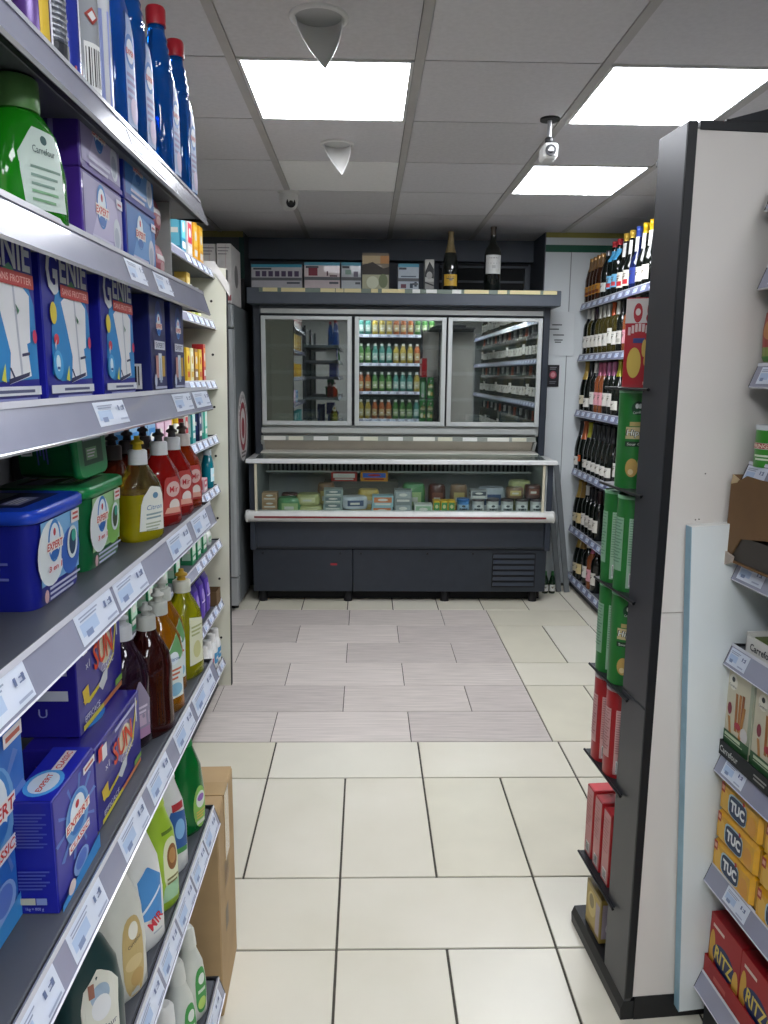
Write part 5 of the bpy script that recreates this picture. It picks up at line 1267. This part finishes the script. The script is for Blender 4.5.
# ---- biscuit shelves
RX = .162
br = thing('shelf_unit', 'biscuit shelving on the right, seen end-on beside the white panel', 'shelf', RL(RX, 0), TH + math.pi)
RZ = [1.905, 1.754, 1.559, 1.357, 1.150, .957, .705, .429, .146]
RTAG = {2: [(.05, .12)], 3: [(.032, .105), (.12, .19)], 4: [(.045, .135)], 5: [(.035, .105), (.2, .28)], 6: [(.055, .135)], 7: [(.105, .19)], 1: [(.06, .13)], 8: [(.25, .33)]}
for k, z in enumerate(RZ):
    s_ = shelf(br, z, .30, .03, .75, RTAG.get(k, []), tag_h=.036, hgt=.046, tilt=.018)
    e = MB(); e.prism([(-.06, z + .004), (-.018, z + .006), (0, z + .006 - .046), (-.06, z - .028)], 'y', .027, .03, TRAY_BLACK); e.build('end_cap', s_)
b = MB(); b.box(-.34, -.30, .03, .75, 0, 2.0, mat('#aeb0ae', .6)); b.build('back_panel', br)
b = MB(); b.box(-.30, -.03, .03, .75, 0, .10, mat('#2a2c30', .6)); b.build('plinth', br)
def onR(key, label, yg, k, d=0.0, x=None, z=0.0, group=None, rz=0.0, **kw):
    xx = RX + .022 + d / 2 if x is None else x
    return put(key, label, RL(xx, -yg, RZ[k] + z), TH + math.pi + rz, group, **kw)
# snack bag
flat_bag('snack', '#8f2f2a', '#b8493c', .12, .05, .15, 'snack_bag'); 
rows_b = [(0, .006, .055, 3), (.02, .02, .058, 3), (.07, .026, .056, 3), (.12, .018, .056, 3), (.145, .003, .057, 3)]
P = Print(); P.rect(-.05, .01, .05, .04, '#8a9a4a', 6); P.rect(-.05, .04, .05, .11, '#a8413a', 6); P.ell(-.02, .075, .02, .02, '#c98a5a', 8); P.ell(.015, .06, .018, .015, '#d9b07a', 8); P.rect(-.05, .115, .05, .14, '#b9b4ac', 6); P.rect(-.05, .012, -.01, .022, '#4f8f3c', 3)
kind('snack', 'snack_bag', 'bag', [('body', MB().loft(smooth(rows_b, 2), mat('#b5aca2', .3, coat=.4, noise=.12, scale=30), 24).mesh('body')), ('front_print', P.mesh('front_print', on_round(rows_b), .0012))])
onR('snack', 'red snack bag cut by the right edge of the picture', .07, 2, x=RX + .045)
# small green can, mascot left out
rc, Hc = .036, .085
pc = [(0, rc, rc, 2), (.003, rc, rc, 2), (Hc - .008, rc, rc, 2)]
P = Print(); P.rect(-.032, .0375, .032, .05, '#d9d3cf', 10); P.rect(-.03, .0385, .03, .0495, '#b03a48', 10); P.text('PRINGLES', 0, .044, .0085, '#e9dcc8', w=.056, bold=.03); P.rect(-.022, .022, .02, .026, '#d6e6cc', 6); P.rect(-.018, .015, .014, .019, '#d6e6cc', 6)
kind('small_can', 'chips_can', 'can', [('body', MB().loft(pc, mat('#3a8f2c', .3, coat=.3, noise=.05), 28).mesh('body')), ('lid', MB().loft([(Hc - .009, rc * 1.03, rc * 1.03, 2), (Hc, rc * 1.03, rc * 1.03, 2), (Hc + .001, rc * .9, rc * .9, 2)], mat('#c9cfd2', .25), 28).mesh('lid')), ('front_print', P.mesh('front_print', on_round(pc), .0006))])
onR('small_can', 'small green chips can with clear lid on the right shelf', .066, 3, x=RX + .045, rz=.45)
# torn carton
t = thing('torn_carton', 'torn brown cardboard box pushed onto the right shelf', 'carton', RL(RX - .012, -.02, RZ[4] + .001), TH + math.pi)
KD = mat('#77593a', .8, noise=.12, scale=10); 
b = MB(); b.box(-.22, .0, .0, .004, 0, .185, KD); b.box(-.22, .0, .27, .274, 0, .185, KD); b.box(-.22, -.216, 0, .27, 0, .185, KD); b.box(-.22, .0, 0, .27, -.0, .004, KD); b.build('body', t)
b = MB(); b.prism([(-.004, .02), (-.001, .165), (.008, .185), (.03, .176), (.055, .188), (.1, .186), (.27, .188), (.27, .06), (.14, .07), (.05, .055), (.02, .012)], 'x', -.002, .001, KD); b.build('front_flap', t)
b = MB(); b.prism([(.0, .165), (.006, .186), (.03, .178), (.022, .17)], 'x', .001, .0025, mat('#c2ab86', .8)); b.build('torn_edge', t)
b = MB(); b.prism([(-.012, .004), (.0, .022), (.035, .014), (.03, .0), (.0, -.012)], 'x', .0, .006, mat('#b9aca0', .7, noise=.15)); b.build('torn_paper', t)
b = MB(); b.box(-.21, -.004, .01, .265, .005, .06, mat('#4a443e', .7)); b.build('inner_packs', t)
# white display tray with packs
t = thing('display_tray', 'white cardboard display tray holding green packs on the right shelf', 'tray', RL(RX + .02, -.074, RZ[5] + .001), TH + math.pi)
b = MB(); wm = mat('#d6d4ce', .6); b.box(-.18, 0, 0, .004, 0, .048, wm); b.box(-.003, 0, 0, .22, 0, .042, wm); b.box(-.18, 0, .216, .22, 0, .048, wm); b.box(-.18, 0, 0, .22, 0, .003, wm); b.build('body', t)
P = Print(); P.text('Carrefour', 0, 0, .016, '#2a2c30', w=.085, bold=.02); o = bpy.data.objects.new('front_print', P.mesh('front_print', lambda u, v, o_: (.0005 + o_, .06 + u, .021 + v))); COL.objects.link(o); o.parent = t
b = MB(); b.box(-.17, -.01, .01, .21, .004, .04, mat('#5c6a34', .5, noise=.2, scale=30), .003); b.build('packs', t)
# breadstick boxes in their black tray
P = Print(); W, D, H = .104, .05, .20
P.rect(-W / 2, -.045, W / 2, H / 2, '#cdc6ae', 2); P.rect(W / 2 - .012, -.062, W / 2, H / 2, '#a8b098', 1)
P.ell(-.026, .07, .016, .018, '#e2ded0', 8); P.ell(-.026, .076, .006, .006, '#2c3030', 6); P.text('Carrefour', -.026, .061, .006, '#3a3d3c', w=.028)
for q, (u, v, dx) in enumerate(((-.012, .05, .004), (.002, .052, .001), (.014, .055, -.002), (.02, .03, -.012), (-.035, -.01, .02))):
    P.poly([(u, v), (u + .009, v), (u + .009 + dx, v - .085), (u + dx, v - .085)], ['#a5682f', '#b5783a', '#9a5c2a', '#b9803f', '#b88348'][q])
P.ell(-.03, .008, .008, .014, '#8a3444', 8); P.ell(.004, -.02, .012, .008, '#b03440', 8); P.ell(.03, -.03, .014, .016, '#d6d2d2', 8)
P.rect(-W / 2, -H / 2, W / 2, -.045, '#2f5a34', 2); P.lines(-.04, -.05, .02, 1, .007, '#b9c9a8'); P.lines(-.04, -.06, .03, 1, .002, '#b9c9a8')
N = Print(); N.rect(-D / 2, -.062, D / 2, H / 2, '#b9bda6', 1); N.rect(-D / 2, -H / 2, D / 2, -.062, '#264a2c', 1)
box_kind('sticks', 'breadstick_box', 'box', W, D, H, '#c9c4ae', P, N, None, N)
for k, y in enumerate((.085, .196)):
    onR('sticks', ['breadstick box with brown sticks, against the white panel', 'breadstick box with brown sticks, nearer and cut by the frame'][k], y - .012, 6, x=RX + .043, z=.006, group='breadstick boxes')
t = thing('shelf_tray', 'black cardboard tray under the breadstick boxes', 'tray', RL(RX + .008, -.03, RZ[6] + .001), TH + math.pi)
bm = mat('#1d2022', .55); b = MB(); b.box(-.15, 0, 0, .25, 0, .004, bm); b.box(-.003, 0, 0, .25, 0, .034, bm); b.box(-.15, -.003, 0, .003, 0, .034, bm); b.build('body', t)
P = Print(); P.text('Carrefour', -.065, .0, .015, '#c6c8c4', w=.07, bold=.015); P.lines(.03, .006, .075, 2, .004, '#9a9c98'); o = bpy.data.objects.new('front_print', P.mesh('front_print', lambda u, v, o_: (.0006 + o_, .105 + u, .017 + v))); COL.objects.link(o); o.parent = t
# TUC packs
W, D, H = .158, .055, .072
P = Print()
P.ell(-.052, -.004, .013, .024, '#e0b04a', 8); P.ell(.05, -.006, .016, .022, '#d99a3a', 8); P.rect(-.07, .012, -.056, .034, '#a83a24', 1); P.rect(-.068, .018, -.058, .028, '#d9a08a', 1)
P.ell(-.004, .0, .036, .026, '#a9c4cc', 10, 4); P.ell(-.003, -.001, .033, .0235, '#1f3352', 10, 4)
P.text('TUC', -.003, -.001, .026, '#e6eaec', w=.054, bold=.05); P.ell(.018, .026, .004, .005, '#b8322c', 6)
T = Print(); T.rect(-.07, -.02, .07, .02, '#dba61e', 1)
prof_box = MB().box(-D / 2, D / 2, -W / 2, W / 2, 0, H, mat('#e0a60f', .3, coat=.5, noise=.12, scale=25, bump=.3), .008).mesh('body')
fin = MB().box(-D / 2 + .008, D / 2 - .008, W / 2, W / 2 + .008, .004, H - .004, mat('#b8860f', .35, noise=.2, scale=60), .001).mesh('end_seal')
kind('tuc', 'cracker_pack', 'pack', [('body', prof_box), ('end_seal', fin), ('front_print', P.mesh('front_print', on_front(W, D, H))), ('top_print', T.mesh('top_print', on_top(W, D, H)))])
for c, y0 in enumerate((.112, .282)):
    for k in range(3):
        onR('tuc', ['bottom', 'middle', 'top'][k] + ' yellow cracker pack of the ' + ['stack beside the white panel', 'nearer stack, cut by the frame'][c], y0 + .004 * k - .002, 7, x=RX + .04, z=.002 + k * .0735, group='yellow cracker packs')
# RITZ boxes in a red tray
W, D, H = .125, .06, .158
P = Print(); P.rect(-W / 2, -H / 2, W / 2, H / 2, '#a31d22', 2); P.ell(-.049, -.01, .012, .05, '#cf9f3c', 8); P.ell(.0, -.01, .046, .034, '#1d2c5c', 10); P.text('RITZ', .0, -.008, .036, '#d9c55a', w=.072, rot=-.08, bold=.04)
P.ell(.049, -.030, .012, .04, '#d6a845', 8); P.rect(-.05, .05, -.004, .058, '#d9c4bc', 2); P.lines(-.02, -.046, .02, 1, .003, '#9aa6c9')
box_kind('ritz', 'cracker_box', 'box', W, D, H, '#9a1a20', P)
for k, y in enumerate((.096, .224, .352)):
    onR('ritz', ['red cracker box with yellow lettering against the white panel', 'second red cracker box in the red tray', 'third red cracker box, nearest the viewer'][k], y, 8, d=D, z=.006, x=RX + .056, group='red cracker boxes')
t = thing('shelf_tray', 'red cardboard tray under the red cracker boxes', 'tray', RL(RX + .018, -.032, RZ[8] + .001), TH + math.pi)
rm = mat('#9c1f22', .5, noise=.05); b = MB(); b.box(-.12, 0, 0, .39, 0, .004, rm); b.box(-.003, 0, 0, .39, 0, .05, rm); b.box(-.12, -.003, 0, .003, 0, .05, rm); b.build('body', t)
P = Print(); P.lines(-.15, .004, -.1, 1, .012, '#b8504a'); P.lines(.0, .004, .09, 1, .008, '#b8504a'); o = bpy.data.objects.new('front_print', P.mesh('front_print', lambda u, v, o_: (.0006 + o_, .195 + u, .024 + v))); COL.objects.link(o); o.parent = t

# ================================================================== ceiling fittings
def scoop(name, label, x, y, r, drop, tipx):
    t = thing(name, label, 'ceiling light', (x, y, CEIL), 0, 'white scoop fittings')
    wm = mat('#dcdbd8', .4, noise=.03)
    ring = MB(); n = 32
    vs = [(rr_ * math.cos(2 * math.pi * i / n), rr_ * math.sin(2 * math.pi * i / n), z) for rr_, z in ((r, 0), (r, -.006), (r * .84, -.008), (r * .8, 0)) for i in range(n)]
    ring.add(vs, [(k * n + i, k * n + (i + 1) % n, (k + 1) * n + (i + 1) % n, (k + 1) * n + i) for k in range(3) for i in range(n)], wm, True); ring.build('flange', t)
    b_ = MB(); m_, q_ = 14, 9
    def shell(off):
        out = []
        for k in range(q_ + 1):
            s_ = k / q_
            rad = (r * .8 - off) * (1 - s_ ** 1.7)
            for i in range(m_ + 1):
                a = math.pi * (-.04 + 1.08 * i / m_)
                out.append((tipx * s_ + rad * math.cos(a), rad * math.sin(a) * .9 - .01 * s_, -.004 - (drop - off) * s_))
        return out
    A, B = shell(0), shell(.003)
    N_ = m_ + 1
    q = [(k * N_ + i, k * N_ + i + 1, (k + 1) * N_ + i + 1, (k + 1) * N_ + i) for k in range(q_) for i in range(m_)]
    b_.add(A, q, wm, True); b_.add(B, [f[::-1] for f in q], wm, True)
    o_ = len(A)
    b_.add(A + B, [(k * N_ + e, (k + 1) * N_ + e, o_ + (k + 1) * N_ + e, o_ + k * N_ + e) for k in range(q_) for e in (0, m_)], mat('#eeeeec', .3))
    b_.build('reflector', t)
    c = MB(); c.cyl((0, 0, -.003), r * .79, .002, mat('#b9b9b8', .5), 'z', 24); c.build('socket_plate', t)
scoop('ceiling_scoop', 'larger white half-cone scoop fitting on the ceiling, nearest the viewer', -.137, 2.37, .083, .135, .018)
scoop('ceiling_scoop', 'smaller looking white half-cone scoop on the ceiling behind the left light panel', -.131, 3.58, .074, .125, .022)
t = thing('security_camera', 'security camera hanging from a black ceiling disc', 'camera', (.709, 3.20, CEIL))
b = MB(); b.cyl((0, 0, -.008), .038, .008, mat('#1d1e20', .45), 'z', 24); b.build('ceiling_disc', t)
b = MB(); b.cyl((0, 0, -.085), .009, .078, mat('#a8a9aa', .3, metal=.4), 'z', 12); st = b.build('stem', t)
b = MB(); b.loft([(-.095, .01, .01, 2), (-.088, .016, .016, 2), (-.074, .016, .016, 2), (-.068, .01, .01, 2)], mat('#2a2b2d', .4), 14); b.build('swivel', st)
b = MB(); b.box(-.028, .028, -.045, .045, -.155, -.098, plastic('#d6d6d3', .35), .008); hd = b.build('head', t)
b = MB(); b.cyl((-.002, -.05, -.127), .021, .006, mat('#26272b', .3), 'y', 20); b.build('lens_ring', hd)
b = MB(); b.cyl((-.002, -.052, -.127), .012, .003, mat('#0a0b0d', .05, coat=1), 'y', 16); b.build('lens', hd)
t = thing('dome_camera', 'small white dome camera on the ceiling left of the aisle', 'camera', (-.431, 4.50, CEIL), math.radians(20))
b = MB(); b.loft([(-.012, .058, .058, 2), (0, .062, .062, 2)], plastic('#d2d2ce', .4), 24); b.build('mount', t)
b = MB(); b.loft([(-.095, .022, .022, 2), (-.088, .036, .036, 2), (-.068, .048, .048, 2), (-.035, .053, .053, 2), (-.012, .05, .05, 2)], plastic('#cfcfcb', .35), 24); bl = b.build('ball', t)
b = MB(); b.cyl((0, -.047, -.064), .026, .006, mat('#1a1b1e', .35), 'y', 20); b.build('lens_ring', bl)
b = MB(); b.cyl((0, -.05, -.064), .012, .004, mat('#050506', .05, coat=1), 'y', 14); b.build('lens', bl)

# ================================================================== drinks shelving behind the viewer, seen mirrored in the freezer doors
du = thing('shelf_unit', 'drinks shelving behind the viewer, mirrored in the freezer doors', 'shelf', (0, -1.4, 0), math.pi / 2)
DZ = [.42, .85, 1.27, 1.70, 2.13]
for z in DZ: shelf(du, z, .35, -1.05, .15, [(-1.02 + .14 * q, -1.02 + .14 * q + .09) for q in range(8)], tag_h=.034)
b = MB(); b.box(-.38, -.35, -1.05, .15, 0, 2.4, mat('#55585a', .6)); b.build('back_panel', du)
b = MB(); b.box(-.35, -.03, -1.05, .15, 0, .38, mat('#2a2c30', .6)); b.build('plinth', du)
for nm_, c_, l_ in (('green', '#3f7a34', '#a9ba90'), ('orange', '#b0602c', '#c4b488'), ('yellow', '#b09a3c', '#c4c2a0'), ('teal', '#438a80', '#b0c8c0')):
    sbottle('dr_' + nm_, c_, '#dfe3dd', l_, .048, .28, .035, 'drink_bottle', flat=.95)
cn_ = ['green', 'orange', 'yellow', 'teal']
for k in range(1, 5):
    for q in range(11):
        c = (q // 3 + k * 3) % 4
        put('dr_' + cn_[c], '%s drink bottle, %s from the right on the %s drinks shelf behind the viewer' % (cn_[c], ORD[q], ORD[k]), (1.0 - .108 * q, -1.455, DZ[k]), math.pi / 2, 'drink bottles behind the viewer', scale=.95 if k < 4 else .9)
